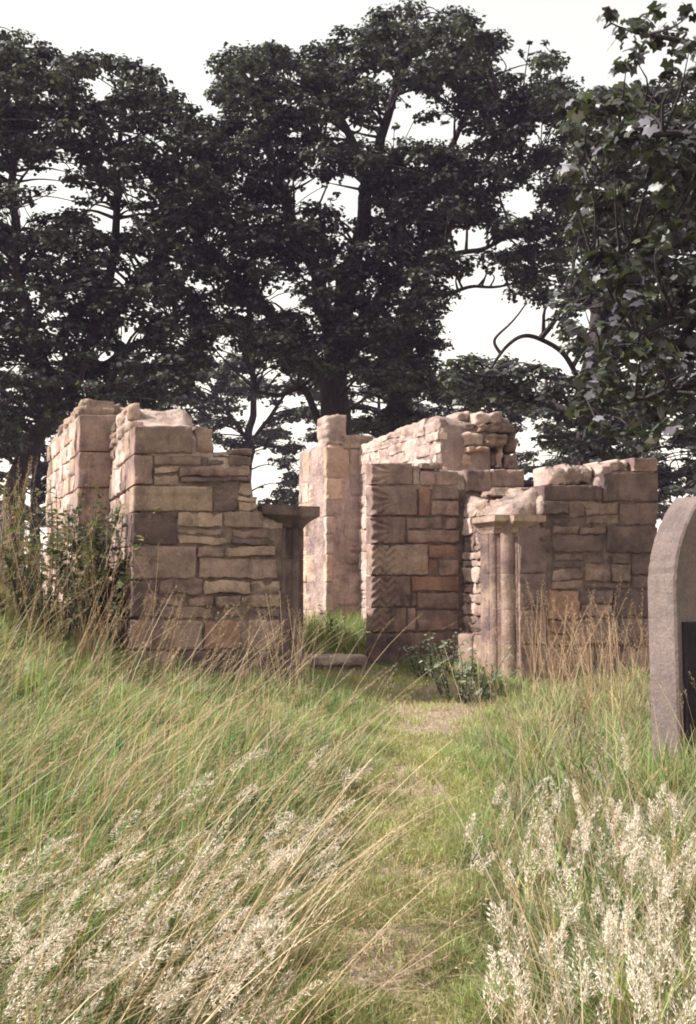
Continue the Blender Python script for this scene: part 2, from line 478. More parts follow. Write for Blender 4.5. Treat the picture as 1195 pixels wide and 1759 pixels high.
def core(parent, face, u0, u1, thick, zbase, zpts, mat='mortar', inset=0.0, lump=0.05, name='rubble_core', du=0.05, round_=0.06, seed=1.0):
    """solid mortared rubble body with a weathered, uneven top. zpts: [(u, z)] skyline"""
    n = max(8, int((u1 - u0) / du)); m = max(8, int(thick / 0.05)); kz = 14
    U = np.linspace(u0, u1, n + 1); W = np.linspace(0, thick, m + 1)
    uu, ww = np.meshgrid(U, W)
    top = interp(uu, zpts)
    e = np.minimum(np.minimum(ww, thick - ww), np.minimum(uu - u0, u1 - uu))
    P3 = np.column_stack([uu.ravel(), ww.ravel(), np.full(uu.size, seed)])
    nz = fbm(P3 * 4.2, seed, 3).reshape(uu.shape)
    top = top + lump * nz + lump * 0.4 * np.abs(fbm(P3 * 11, seed + 2, 2)).reshape(uu.shape) - round_ * np.clip(1 - e / 0.07, 0, 1) ** 2
    vt = face.pos(uu, top, 0)
    vt[..., 0] -= face.n[0] * (ww + inset); vt[..., 1] -= face.n[1] * (ww + inset)
    rows, cols = uu.shape
    idx = np.arange(rows * cols).reshape(rows, cols)
    f = [np.column_stack([idx[:-1, :-1].ravel(), idx[:-1, 1:].ravel(), idx[1:, 1:].ravel(), idx[1:, :-1].ravel()])]
    verts = [vt.reshape(-1, 3)]
    ring = np.concatenate([idx[0, :], idx[1:, -1], idx[-1, -2::-1], idx[-2:0:-1, 0]])
    rp = verts[0][ring]; prev = ring; nb = rows * cols
    c2 = rp[:, :2].mean(axis=0)
    for k in range(kz):
        fr = (k + 1) / kz
        b = rp.copy(); b[:, 2] = rp[:, 2] + (zbase - rp[:, 2]) * fr
        nn = 0.012 * fbm(b * 6, seed + 5, 2)
        d = b[:, :2] - c2
        b[:, :2] += d / (np.linalg.norm(d, axis=1)[:, None] + 1e-6) * nn[:, None]
        new = np.arange(nb, nb + len(ring)); nb += len(ring)
        verts.append(b)
        f.append(np.column_stack([prev, np.roll(prev, -1), np.roll(new, -1), new])[:, ::-1])
        prev = new
    V = np.concatenate(verts) - parent_loc(parent)
    me = npmesh(name, V, np.concatenate(f), True)
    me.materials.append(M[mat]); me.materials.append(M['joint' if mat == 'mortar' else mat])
    mi = np.zeros(len(me.polygons), dtype=np.int32); mi[len(f[0]) + len(ring):] = 1  # sides take the joint tone with its painted recess shade, tops stay pale
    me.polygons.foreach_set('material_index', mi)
    return obj(name, me, parent)

def rect(face, x0, y0, x1, y1, gap=0.006):
    bl, br, tr, tl = face.uz(x0, y1), face.uz(x1, y1), face.uz(x1, y0), face.uz(x0, y0)
    gap = gap + .0005
    return [(bl[0] + gap, bl[1] + gap), (br[0] - gap, br[1] + gap), (tr[0] - gap, tr[1] - gap), (tl[0] + gap, tl[1] - gap)]

def pick(weights):
    k = list(weights.keys()); w = np.array(list(weights.values()), dtype=float)
    return k[rng.choice(len(k), p=w / w.sum())]

def courses(parent, face, u0, u1, z0, zpts, hs, ls, weights, gap=0.008, proud=(0.012, 0.03), rough=0.009, rows=None, depth=0.10, wob=0.008, starts=None, tol=0.03):
    """fill a face with individually shaped stones in rows below a skyline"""
    z = z0; r = 0
    ztop = max(p[1] for p in zpts)
    while z < ztop:
        h = rows[r] if rows and r < len(rows) else rng.uniform(*hs)
        u = u0 + (starts[r] if starts and r < len(starts) else 0)
        while u < u1 - 0.03:
            L = rng.uniform(*ls)
            if u1 - (u + L) < ls[0] * 0.6: L = u1 - u
            zt = min(float(interp(u + L * 0.5, zpts)), float(interp(u + L * 0.1, zpts)), float(interp(u + L * 0.9, zpts))) + tol
            hh = min(h, zt - z)
            if hh > 0.05:
                parts = [(z, z + hh)]
                if hh > 0.17 and rng.random() < 0.3:
                    k = rng.uniform(0.4, 0.6) * hh
                    parts = [(z, z + k), (z + k, z + hh)]
                for (za, zb) in parts:
                    j = lambda: rng.uniform(-0.008, 0.008)
                    g = gap / 2
                    stone(parent, face, [(u + g + j() * .5, za + g + j() * .5), (u + L - g + j() * .5, za + g + j() * .5), (u + L - g + j() * .5, zb - g + j() * .5), (u + g + j() * .5, zb - g + j() * .5)],
                          rng.uniform(*proud), depth, rough, pick(weights), wob=wob)
            u += L
        z += h; r += 1

# building axes: the ruin stands turned about 20 degrees to the left
TH = R(20)
ET = np.array([math.cos(TH), math.sin(TH)]); EN = np.array([-math.sin(TH), math.cos(TH)])
A0 = at(232, 1000, 8.5)[:2]
FRONT = Face(A0, TH)                              # outer face of the porch front

# ------------------------------------------------------------------ porch_wall : left pier of the porch
def build_left_pier():
    base = np.array([A0[0], A0[1], float(ground_z(A0[0], A0[1])) - 0.25])
    root = empty('porch_pier', base, 'stepped sandstone pier on the left of the doorway, with a dark overhanging impost', 'ruined wall', 'standing walls of the ruin')
    fr = FRONT
    sky_px = [(232, 738), (362, 742), (366, 776), (428, 778), (436, 850), (446, 876), (500, 880)]
    zp = [fr.uz(*p) for p in sky_px]
    uend = fr.u(486)
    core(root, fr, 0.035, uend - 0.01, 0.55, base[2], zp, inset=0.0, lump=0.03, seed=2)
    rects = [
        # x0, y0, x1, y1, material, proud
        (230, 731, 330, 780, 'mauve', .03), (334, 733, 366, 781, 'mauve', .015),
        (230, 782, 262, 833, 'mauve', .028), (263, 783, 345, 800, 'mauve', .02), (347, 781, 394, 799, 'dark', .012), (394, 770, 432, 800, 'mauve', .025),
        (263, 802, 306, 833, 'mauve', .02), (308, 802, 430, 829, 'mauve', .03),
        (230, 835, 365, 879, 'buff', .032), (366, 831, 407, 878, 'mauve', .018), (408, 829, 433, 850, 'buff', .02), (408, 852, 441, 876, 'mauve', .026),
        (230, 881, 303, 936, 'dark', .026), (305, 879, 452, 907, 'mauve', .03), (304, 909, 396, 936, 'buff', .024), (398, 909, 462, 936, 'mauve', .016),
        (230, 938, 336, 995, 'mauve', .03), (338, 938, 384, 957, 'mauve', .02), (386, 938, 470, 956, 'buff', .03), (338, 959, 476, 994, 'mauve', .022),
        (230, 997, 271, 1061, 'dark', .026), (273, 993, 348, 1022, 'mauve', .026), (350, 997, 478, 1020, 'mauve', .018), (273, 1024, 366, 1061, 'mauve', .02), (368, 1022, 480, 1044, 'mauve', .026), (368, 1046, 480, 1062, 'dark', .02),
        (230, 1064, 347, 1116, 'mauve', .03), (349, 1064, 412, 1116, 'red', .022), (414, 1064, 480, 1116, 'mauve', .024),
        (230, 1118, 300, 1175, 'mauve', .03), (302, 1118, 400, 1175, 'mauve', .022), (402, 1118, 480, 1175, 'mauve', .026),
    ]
    qd = {731: .30, 782: .5, 835: .28, 881: .46, 938: .30, 997: .5, 1064: .32, 1118: .45}
    rows = []
    for (x0, y0, x1, y1, m, p) in rects:
        q = rect(fr, x0, y0, x1, y1, 0.005)
        if x0 == 230:
            dq = qd[y0]
            q[0] = (-0.028, q[0][1]); q[3] = (-0.028, q[3][1])
            stone(root, fr, q, p, dq, 0.007, m, nd=4, wob=0.005)
            rows.append((q[0][1], q[3][1], dq))
        else:
            split_stone(root, fr, q, p, 0.12, 0.013, m, wob=0.011)
    # long side wall of the porch, receding behind the front corner
    side = Face(A0 + EN * 2.0, TH - math.pi / 2)        # u=2.0 at the front corner
    LS = 1.72
    zs = [(2.0 - LS, 3.12), (0.8, 3.22), (1.25, 3.22), (1.45, 3.05), (1.62, 3.0), (2.0, 2.9)]
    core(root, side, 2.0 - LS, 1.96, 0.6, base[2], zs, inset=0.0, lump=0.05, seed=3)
    for (zb, zt, dq) in rows:
        u = 2.0 - dq - 0.004
        while u > 2.0 - LS:
            L = rng.uniform(0.16, 0.42)
            u2 = max(u - L, 2.0 - LS)
            cuts = [(zb, zt)] if rng.random() < 0.6 else [(zb, (zb + zt) / 2), ((zb + zt) / 2 + .008, zt)]
            for (a, b) in cuts:
                j = rng.uniform(-.008, .008, 4)
                stone(root, side, [(u2 + .005, a + j[0]), (u - .005, a + j[1] * .5), (u - .005, b + j[2] * .5), (u2 + .005, b + j[3])], rng.uniform(.012, .034), .1, .012, pick({'pale': 3, 'buff': 4, 'mauve': 2}), wob=.01)
            u = u2
    z = rows[0][1] + 0.01
    for k in range(2):
        u = 1.94 - 0.35 * k
        while u > 2.0 - LS:
            L = rng.uniform(0.14, 0.3); u2 = max(u - L, 2.0 - LS)
            zt = min(float(interp((u + u2) / 2, zs)) + .02, z + 0.14)
            if zt - z > .05:
                stone(root, side, [(u2 + .006, z), (u - .006, z), (u - .006, zt), (u2 + .006, zt - .01)], rng.uniform(.01, .04), .12, .02, pick({'pale': 2, 'buff': 4, 'mauve': 2}), wob=.014, rnd=.03)
            u = u2
        z += 0.145
    # moulded jamb of the doorway: recessed orders under the impost
    J = fr.at2(fr.u(484))
    jf = Face(J, TH)
    prof = [(0, 0.0), (0.035, 0.0), (0.05, 0.05), (0.10, 0.06)] + \
           [(0.14 + 0.05 * math.cos(a), 0.10 + 0.05 * math.sin(a)) for a in np.linspace(-2.4, 0.4, 7)] + \
           [(0.20, 0.15), (0.25, 0.16), (0.25, 0.48), (-0.02, 0.48)]
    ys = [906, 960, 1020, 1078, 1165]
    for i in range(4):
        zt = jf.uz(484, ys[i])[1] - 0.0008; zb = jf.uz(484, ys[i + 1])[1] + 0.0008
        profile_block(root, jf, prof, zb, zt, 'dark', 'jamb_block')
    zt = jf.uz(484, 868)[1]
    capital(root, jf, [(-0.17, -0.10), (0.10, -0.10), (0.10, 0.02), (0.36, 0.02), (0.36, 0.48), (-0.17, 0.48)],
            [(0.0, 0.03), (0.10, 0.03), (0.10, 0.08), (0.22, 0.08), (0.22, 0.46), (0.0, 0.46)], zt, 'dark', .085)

def profile_block(root, f, prof, zb, zt, mat, name):
    """vertical moulded block, plan profile in (t, back) of face f"""
    p = np.array(prof); n = len(p); kz = 6
    ys = np.concatenate([[zb], np.linspace(zb + .008, zt - .008, kz - 1), [zt]])
    V = []
    c = p.mean(axis=0)
    for i, z in enumerate(ys):
        s = 0.975 if i in (0, kz) else 1.0
        q = c + (p - c) * s
        d = fbm(np.column_stack([q * 8, np.full(n, z * 6)]), 3, 2) * 0.004
        q = q + d[:, None]
        V.append(np.column_stack([f.P[0] + f.t[0] * q[:, 0] - f.n[0] * q[:, 1], f.P[1] + f.t[1] * q[:, 0] - f.n[1] * q[:, 1], np.full(n, z)]))
    V = np.concatenate(V)
    fa = []
    for k in range(kz):
        for i in range(n):
            j = (i + 1) % n
            fa.append((k * n + i, k * n + j, (k + 1) * n + j, (k + 1) * n + i))
    me = bpy.data.meshes.new(name)
    me.from_pydata([tuple(v) for v in (V - parent_loc(root))], [], fa + [tuple(range(kz * n, kz * n + n)), tuple(range(n - 1, -1, -1))])
    me.update()
    return obj(name, me, root, M[mat])

def capital(root, f, top, neck, zt, mat, slab=0.065):
    """square abacus over a hollow-chamfered impost"""
    top = np.array(top); neck = np.array(neck); n = len(top)
    lv = [(0.0, 0.985), (-0.008, 1.0), (-slab, 1.0), (-slab - .007, 0.97), (-slab - .025, 0.72), (-slab - .05, 0.42), (-slab - .08, 0.18), (-slab - .11, 0.04), (-slab - .115, 0.0)]
    V = []
    for dz, k in lv:
        q = neck + (top - neck) * k
        # finer points per edge for wear
        V.append(np.column_stack([f.P[0] + f.t[0] * q[:, 0] - f.n[0] * q[:, 1], f.P[1] + f.t[1] * q[:, 0] - f.n[1] * q[:, 1], np.full(n, zt + dz)]))
    V = np.concatenate(V); fa = []
    L = len(lv)
    for k in range(L - 1):
        for i in range(n):
            j = (i + 1) % n
            fa.append((k * n + j, k * n + i, (k + 1) * n + i, (k + 1) * n + j)[::-1])
    me = bpy.data.meshes.new('impost')
    me.from_pydata([tuple(v) for v in (V - parent_loc(root))], [], fa + [tuple(range(n)), tuple(range(L * n - 1, (L - 1) * n - 1, -1))])
    me.update()
    o = obj('impost', me, root, M[mat])
    bv = o.modifiers.new('worn_edges', 'BEVEL'); bv.width = 0.008; bv.segments = 2; bv.limit_method = 'ANGLE'; bv.angle_limit = R(50)
    return o

build_left_pier()

# ------------------------------------------------------------------ nave wall on the far left (behind the pier)
def build_left_nave():
    ang = R(23)
    C = at(137, 900, 10.0)[:2]
    base = np.array([C[0], C[1], float(ground_z(*C)) - 0.3])
    root = empty('nave_wall', base, 'tall wall stub with a pale sunlit flank, furthest left of the ruin', 'ruined wall', 'standing walls of the ruin')
    fr = Face(C, TH)
    u1 = 1.9
    zp = [(0, fr.uz(137, 712)[1]), (0.32, fr.uz(137, 712)[1]), (0.36, 3.2), (0.75, 3.3), (0.9, 2.6), (1.3, 2.35), (u1, 2.2)]
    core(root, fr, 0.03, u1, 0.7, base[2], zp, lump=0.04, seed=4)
    wq = fr.u(190) + 0.05
    ys = [712, 776, 838, 905, 972, 1040]
    for i in range(5):
        q = rect(fr, 136, ys[i], 190, ys[i + 1], .004)
        q[0] = (-.025, q[0][1]); q[3] = (-.025, q[3][1]); q[1] = (wq, q[1][1]); q[2] = (wq, q[2][1])
        stone(root, fr, q, .028, .42 if i % 2 else .28, .006, 'mauve', nd=4, wob=.004)
    courses(root, fr, wq + .01, u1, base[2] + .2, [(0, 2.2), (0.9, 2.5), (1.3, 2.2), (u1, 2.1)], (.16, .24), (.2, .45), {'mauve': 3, 'buff': 2})
    d2 = np.array([-math.sin(ang), math.cos(ang)])
    LN = 2.7
    side = Face(C + d2 * LN, ang - math.pi / 2)
    zs = [(0, 3.38), (0.8, 3.42), (1.6, 3.46), (2.3, 3.44), (LN - .08, 3.40), (LN, 3.3)]
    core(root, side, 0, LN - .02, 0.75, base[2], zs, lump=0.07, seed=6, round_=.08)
    zrow = [fr.uz(136, y)[1] for y in ys][::-1]
    z = zrow[0] - .2
    qstart = [.28 if i % 2 else .42 for i in range(8)]
    hs = [(zrow[i + 1] - zrow[i]) for i in range(5)]
    zz = zrow[0]
    for i in range(5):
        dq = (.42 if (4 - i) % 2 else .28)
        for half in (0, 1):
            a = zz + hs[i] * half / 2; b = a + hs[i] / 2
            u = LN - dq - .006
            while u > 0.02:
                L = rng.uniform(.22, .5); u2 = max(u - L, 0)
                jj = rng.uniform(-.006, .006, 2)
                stone(root, side, [(u2 + .004, a + .004 + jj[0]), (u - .004, a + .004), (u - .004, b - .004), (u2 + .004, b - .004 + jj[1])], rng.uniform(.012, .026), .1, .008, pick({'pale': 5, 'warm': 1, 'buff': 1}), wob=.008)
                u = u2
        zz += hs[i]
    # rough stones left on the wall head
    for (u, w, h, p) in [(LN - .22, .2, .16, .02), (LN - .5, .26, .12, .03), (LN - .85, .3, .15, .01), (LN - 1.3, .4, .12, .02), (LN - 1.8, .4, .1, .02)]:
        zb = zrow[-1] + .005
        stone(root, side, [(u, zb), (u + w, zb), (u + w - .02, zb + h), (u + .03, zb + h * .9)], p, .34, .02, 'buff', nd=4, rnd=.04, wob=.02)
    for (x0, y0, x1, y1) in [(139, 684, 166, 710), (170, 690, 205, 712), (206, 696, 226, 714)]:
        stone(root, fr, rect(fr, x0, y0, x1, y1), rng.uniform(-.06, .0), .35, .02, 'buff', nd=4, rnd=.04, wob=.02)
build_left_nave()

# ------------------------------------------------------------------ chevron doorway pier (inner door) with the wall running on to the right
B0 = at(641, 1000, 11.06)[:2]
INNER = Face(B0, TH)
def build_chevron():
    fr = INNER
    base = np.array([B0[0], B0[1], float(ground_z(*B0)) - 0.15])
    root = empty('chevron_door_pier', base, 'squared doorway pier edged with carved zigzag blocks, in the middle of the ruin', 'ruined wall', 'standing walls of the ruin')
    uB = fr.u(792)
    uN = fr.u(897)
    z_top = fr.uz(700, 797)[1]; zN = fr.uz(850, 806)[1]
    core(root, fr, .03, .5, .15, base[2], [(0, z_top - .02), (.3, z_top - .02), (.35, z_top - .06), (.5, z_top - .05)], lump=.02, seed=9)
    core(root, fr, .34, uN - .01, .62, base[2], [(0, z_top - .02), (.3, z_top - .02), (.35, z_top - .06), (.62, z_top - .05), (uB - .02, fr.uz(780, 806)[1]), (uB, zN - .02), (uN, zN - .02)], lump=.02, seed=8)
    def fan(u, z, w, h):
        du, dz = u - 0.30, z - h * .52
        a = np.arctan2(dz, -du)
        r = np.hypot(du, dz)
        k = np.abs(((a / (math.pi / 9.0)) % 1.0) - .5) * 2
        edge = np.clip((0.34 - u) / .2, 0, 1)
        return -.042 * edge * (.7 + .3 * np.sin(z * 31 + u * 17)) * (k ** 1.6) * np.clip(r / .12, 0, 1) * np.clip((.32 - u) / .1, 0, 1)
    def zig(u, z, w, h):
        tri = np.abs(((u / .17) % 1.0) - .5) * 2 * .085
        k = np.abs((((z + tri) / .085) % 1.0) - .5) * 2
        edge = np.clip((min(.30, w * .7) - u) / .05, 0, 1)
        return -.036 * edge * (.72 + .28 * np.sin(z * 23 + u * 9)) * k ** 1.2
    left = [(795, 833, 706, fan, 'mauve'), (834, 886, 714, fan, 'mauve'), (888, 934, 694, fan, 'mauve'), (935, 988, 733, zig, 'buff'), (989, 1043, 703, zig, 'mauve'), (1044, 1086, 697, zig, 'mauve'), (1087, 1150, 705, None, 'dark')]
    for i, (y0, y1, x1, rel, m) in enumerate(left):
        q = rect(fr, 641, y0, x1, y1, .005)
        q[0] = (-.02, q[0][1]); q[3] = (-.02, q[3][1])
        stone(root, fr, q, .035, .2, .006, m, name='chevron_block' if rel else 'stone', relief=rel, res=.014 if rel else .03, nd=4)
    right = [(722, 794, 760, 807, 'mauve'), (720, 809, 786, 834, 'mauve'), (707, 800, 720, 834, 'mortar'),
             (718, 836, 738, 886, 'red'), (740, 836, 786, 858, 'mauve'), (740, 860, 787, 887, 'mauve'),
             (697, 889, 762, 909, 'mauve'), (764, 889, 784, 909, 'mauve'), (697, 911, 788, 933, 'mauve'),
             (735, 936, 786, 959, 'red'), (735, 961, 750, 986, 'red'), (752, 961, 787, 989, 'mauve'),
             (705, 990, 788, 1016, 'red'), (706, 1018, 714, 1042, 'mauve'), (716, 1018, 788, 1046, 'mauve'),
             (699, 1044, 713, 1084, 'mauve'), (716, 1048, 787, 1084, 'mauve'), (700, 1087, 788, 1120, 'mauve'), (708, 1122, 788, 1160, 'dark')]
    for (x0, y0, x1, y1, m) in right:
        stone(root, fr, rect(fr, x0, y0, x1, y1, .005), rng.uniform(.018, .034), .12, .008, m, wob=.007)
    # ledge stones to the right, over the porch wall
    for (x0, y0, x1, y1, m) in [(797, 806, 840, 846, 'mauve'), (842, 806, 897, 838, 'mauve'), (800, 848, 850, 885, 'mauve'), (852, 840, 897, 885, 'mauve')]:
        stone(root, fr, rect(fr, x0, y0, x1, y1, .005), rng.uniform(.03, .05), .4, .012, m, nd=3, wob=.01, rnd=.02)
    return uB, uN
uB, uN = build_chevron()

# ------------------------------------------------------------------ porch right-hand wall (inner face looks left, into the sun)
def build_porch_right():
    near = INNER.at2(uB + .02) - EN * 1.55
    root = empty('porch_side_wall', (*near, .35), 'low sunlit rubble wall with a ledge between the zigzag pier and the moulded jamb', 'ruined wall', 'standing walls of the ruin')
    f = Face(INNER.at2(uB + .02) - EN * 0.03, TH - math.pi / 2)   # u runs towards the viewer
    LQ = 1.5
    zt = lambda x, y: f.uz(x, y)[1]
    zs = [(0, 2.62), (.35, 2.52), (.8, 2.5), (1.1, 2.55), (LQ, 2.5)]
    core(root, f, 0, LQ, .62, .3, zs, lump=.09, seed=11, round_=.1)
    courses(root, f, .01, LQ, .55, [(u, z - .05) for u, z in zs], (.11, .2), (.14, .34), {'pale': 4, 'buff': 3, 'mauve': 2}, gap=.016, proud=(.005, .045), rough=.016, wob=.014, tol=.05)
    # bench along the foot of the wall
    zb = 1.08
    bq = Face(f.at2(0, .14), TH - math.pi / 2)
    for i in range(3):
        u = i * .5
        stone(root, bq, [(u + .004, .5), (u + .496, .5), (u + .496, zb), (u + .004, zb - .01)], .03, .2, .01, 'buff', nd=4, name='bench_stone', rnd=.025)
    # loose rubble on the broken head
    for k in range(9):
        u = rng.uniform(0, LQ - .3); w = rng.uniform(.15, .32); h = rng.uniform(.07, .14)
        z = float(interp(u, zs)) + rng.uniform(-.03, .04)
        stone(root, Face(f.at2(0, -rng.uniform(0, .3)), TH - math.pi / 2 + rng.uniform(-.2, .2)), [(u, z), (u + w, z + .01), (u + w - .03, z + h), (u + .02, z + h * .8)], .02, .25, .02, pick({'pale': 2, 'buff': 3}), nd=3, rnd=.035, wob=.02)
build_porch_right()

# ------------------------------------------------------------------ right front wall of the porch with moulded jamb and impost
def build_right_front():
    fr = FRONT
    uj = fr.u(866)
    J = fr.at2(uj)
    gz = float(ground_z(*J))
    root = empty('porch_front_wall', (*J, gz - .2), 'dark front wall on the right with moulded doorway jamb and square impost', 'ruined wall', 'standing walls of the ruin')
    jf = Face(J, TH)
    ue = fr.u(1130) - uj
    zu = lambda x, y: (fr.u(x) - uj, fr.uz(x, y)[1])
    sk = [zu(932, 850), zu(945, 838), zu(1030, 836), zu(1034, 812), zu(1084, 806), zu(1128, 800)]
    zl = [(0.0, fr.uz(866, 884)[1])] + [(max(u, .02), z) for u, z in sk]
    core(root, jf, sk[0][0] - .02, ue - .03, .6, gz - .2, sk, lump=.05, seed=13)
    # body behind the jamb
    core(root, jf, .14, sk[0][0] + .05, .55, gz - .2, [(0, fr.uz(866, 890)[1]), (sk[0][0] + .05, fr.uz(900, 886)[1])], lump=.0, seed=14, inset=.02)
    arc = lambda cx, cy, r, a0, a1, n: [(cx + r * math.cos(a), cy + r * math.sin(a)) for a in np.linspace(a0, a1, n)]
    prof = [(0.0, .50), (0.0, .33), (.012, .32), (.012, .31)] + arc(.032, .265, .05, math.pi * .70, math.pi * 1.5, 8) + [(.045, .205), (.06, .195)] + \
           arc(.105, .125, .072, math.pi * .78, math.pi * 1.62, 11) + [(.14, .062), (.152, .06), (.155, .03), (.152, .015), (.158, .0), (.195, 0), (.205, .02), (.42, .02), (.42, .5)]
    ys = [912, 985, 1048, 1108, 1215]
    for i in range(4):
        zt = fr.uz(866, ys[i])[1] - .0008; zb = fr.uz(866, ys[i + 1])[1] + .0008
        profile_block(root, jf, prof[::-1], zb, zt, ['mauve', 'buff', 'mauve', 'buff'][i], 'jamb_block')
    zt = fr.uz(866, 884)[1]
    capital(root, jf, [(-.09, .5), (-.09, 0.02), (.07, 0.02), (.07, -.06), (.42, -.06), (.42, .5)][::-1],
            [(0.0, .48), (0.0, .22), (.05, .16), (.10, .05), (.16, .02), (.40, .46)][::-1], zt, 'buff', .055)
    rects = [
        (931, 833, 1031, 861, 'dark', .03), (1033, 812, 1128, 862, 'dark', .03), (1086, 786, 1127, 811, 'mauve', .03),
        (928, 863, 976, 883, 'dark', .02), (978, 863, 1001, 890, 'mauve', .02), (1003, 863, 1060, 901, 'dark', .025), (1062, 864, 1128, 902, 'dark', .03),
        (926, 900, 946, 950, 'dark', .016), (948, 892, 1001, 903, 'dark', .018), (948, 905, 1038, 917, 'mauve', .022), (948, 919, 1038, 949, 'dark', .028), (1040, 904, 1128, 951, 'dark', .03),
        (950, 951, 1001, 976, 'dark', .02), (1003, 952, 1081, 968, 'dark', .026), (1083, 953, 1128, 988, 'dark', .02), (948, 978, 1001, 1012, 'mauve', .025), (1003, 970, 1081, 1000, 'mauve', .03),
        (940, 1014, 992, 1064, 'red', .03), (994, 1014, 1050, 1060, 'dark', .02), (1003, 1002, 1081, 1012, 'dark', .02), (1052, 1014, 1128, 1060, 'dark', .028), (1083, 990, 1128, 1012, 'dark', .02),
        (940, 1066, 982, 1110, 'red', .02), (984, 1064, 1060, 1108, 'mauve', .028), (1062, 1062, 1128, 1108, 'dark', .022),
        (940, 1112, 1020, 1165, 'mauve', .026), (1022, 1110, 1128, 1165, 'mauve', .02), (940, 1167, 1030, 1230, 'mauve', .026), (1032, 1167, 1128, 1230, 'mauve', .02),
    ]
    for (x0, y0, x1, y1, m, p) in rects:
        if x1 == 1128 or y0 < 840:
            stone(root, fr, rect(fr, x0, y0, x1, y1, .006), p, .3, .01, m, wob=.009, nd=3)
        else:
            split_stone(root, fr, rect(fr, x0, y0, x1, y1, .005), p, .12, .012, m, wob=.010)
    # plain dark ashlar between jamb and rubble, above the first joint
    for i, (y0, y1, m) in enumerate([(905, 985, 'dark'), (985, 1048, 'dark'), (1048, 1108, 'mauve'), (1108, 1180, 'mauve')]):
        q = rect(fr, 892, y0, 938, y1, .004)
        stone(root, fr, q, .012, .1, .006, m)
    # weathered rubble and mortar on the wall head
    for (x0, y0, x1, y1, m, pr) in [(948, 804, 990, 831, 'pale', -.05), (975, 796, 1034, 830, 'pale', -.12), (1034, 790, 1086, 811, 'pale', -.02)]:
        stone(root, fr, rect(fr, x0, y0, x1, y1, .002), pr, .32, .03, m, nd=4, rnd=.05, wob=.03)
    # sloping mortar haunch leaning on the broken end, over the impost
    n, m_ = 26, 16
    uu, ww = np.meshgrid(np.linspace(.06, .50, n), np.linspace(.10, .55, m_))
    z0 = zt + .0
    z1 = fr.uz(932, 834)[1] - .02
    s = np.clip((uu - .06) / .34, 0, 1)
    P3 = np.column_stack([uu.ravel(), ww.ravel(), np.full(uu.size, 3.3)])
    zz = z0 + (z1 - z0) * (s ** .85) + .07 * fbm(P3 * 7, 4, 4).reshape(uu.shape) * np.clip(s * 4, 0, 1) - .05 * np.clip(1 - (ww - .10) / .08, 0, 1) ** 2
    zz = np.maximum(zz, z0 - .02)
    v = jf.pos(uu, zz, 0); v[..., 0] -= jf.n[0] * ww; v[..., 1] -= jf.n[1] * ww
    idx = np.arange(n * m_).reshape(m_, n)
    fa = np.column_stack([idx[:-1, :-1].ravel(), idx[:-1, 1:].ravel(), idx[1:, 1:].ravel(), idx[1:, :-1].ravel()])
    ring = np.concatenate([idx[0, :], idx[1:, -1], idx[-1, -2::-1], idx[-2:0:-1, 0]])
    lo = v.reshape(-1, 3)[ring].copy(); lo[:, 2] = z0 - .05
    new = np.arange(n * m_, n * m_ + len(ring))
    fb = np.column_stack([ring, np.roll(ring, -1), np.roll(new, -1), new])[:, ::-1]
    obj('mortar_haunch', npmesh('mortar_haunch', np.concatenate([v.reshape(-1, 3), lo]) - parent_loc(root), np.concatenate([fa, fb]), True), root, M['mortar'])
build_right_front()

# ------------------------------------------------------------------ tall sunlit cross wall behind the zigzag pier
def build_cross_wall():
    near = INNER.at2(uB) + EN * .55
    LD = 2.75
    root = empty('cross_wall', (*near, .6), 'tall pale cross wall with a broken ragged end, behind the zigzag pier', 'ruined wall', 'standing walls of the ruin')
    f = Face(near + EN * LD, TH - math.pi / 2)          # u=LD at the near end
    top = lambda x, y: f.uz(x, y)
    zs = [(0, top(645, 757)[1]), (LD * .35, top(690, 736)[1]), (LD * .7, top(742, 716)[1]), (LD * .9, top(772, 704)[1]), (LD, top(788, 704)[1] - .05)]
    core(root, f, 0, LD, .66, .6, zs, mat='plaster', lump=.05, seed=17, inset=.01, round_=.07)
    courses(root, f, 0, LD, 1.0, [(u, z - .02) for u, z in zs], (.2, .32), (.3, .7), {'pale': 1}, gap=.003, proud=(.003, .012), rough=.014, wob=.008)
    e = Face(near, TH)                                   # broken end looks at the viewer
    for (x0, y0, x1, y1, m, p) in [(792, 704, 815, 722, 'pale', -.1), (812, 708, 862, 730, 'pale', .06), (862, 712, 882, 735, 'mauve', -.08), (795, 724, 816, 742, 'mauve', .02), (818, 728, 878, 744, 'buff', .1),
                                   (794, 744, 830, 766, 'pale', .05), (832, 746, 868, 768, 'buff', .08), (870, 738, 888, 778, 'mauve', .0), (796, 768, 836, 777, 'warm', .13), (796, 779, 812, 800, 'warm', .04),
                                   (814, 780, 834, 800, 'buff', -.02), (838, 772, 858, 804, 'mauve', -.06), (856, 758, 864, 802, 'pale', .05), (865, 780, 890, 806, 'mauve', .02),
                                   (796, 808, 840, 850, 'buff', .0), (842, 808, 890, 850, 'buff', .0)]:
        stone(root, e, rect(e, x0, y0, x1, y1, .003), p, .32, .025, m, nd=4, rnd=.035, wob=.02)
build_cross_wall()

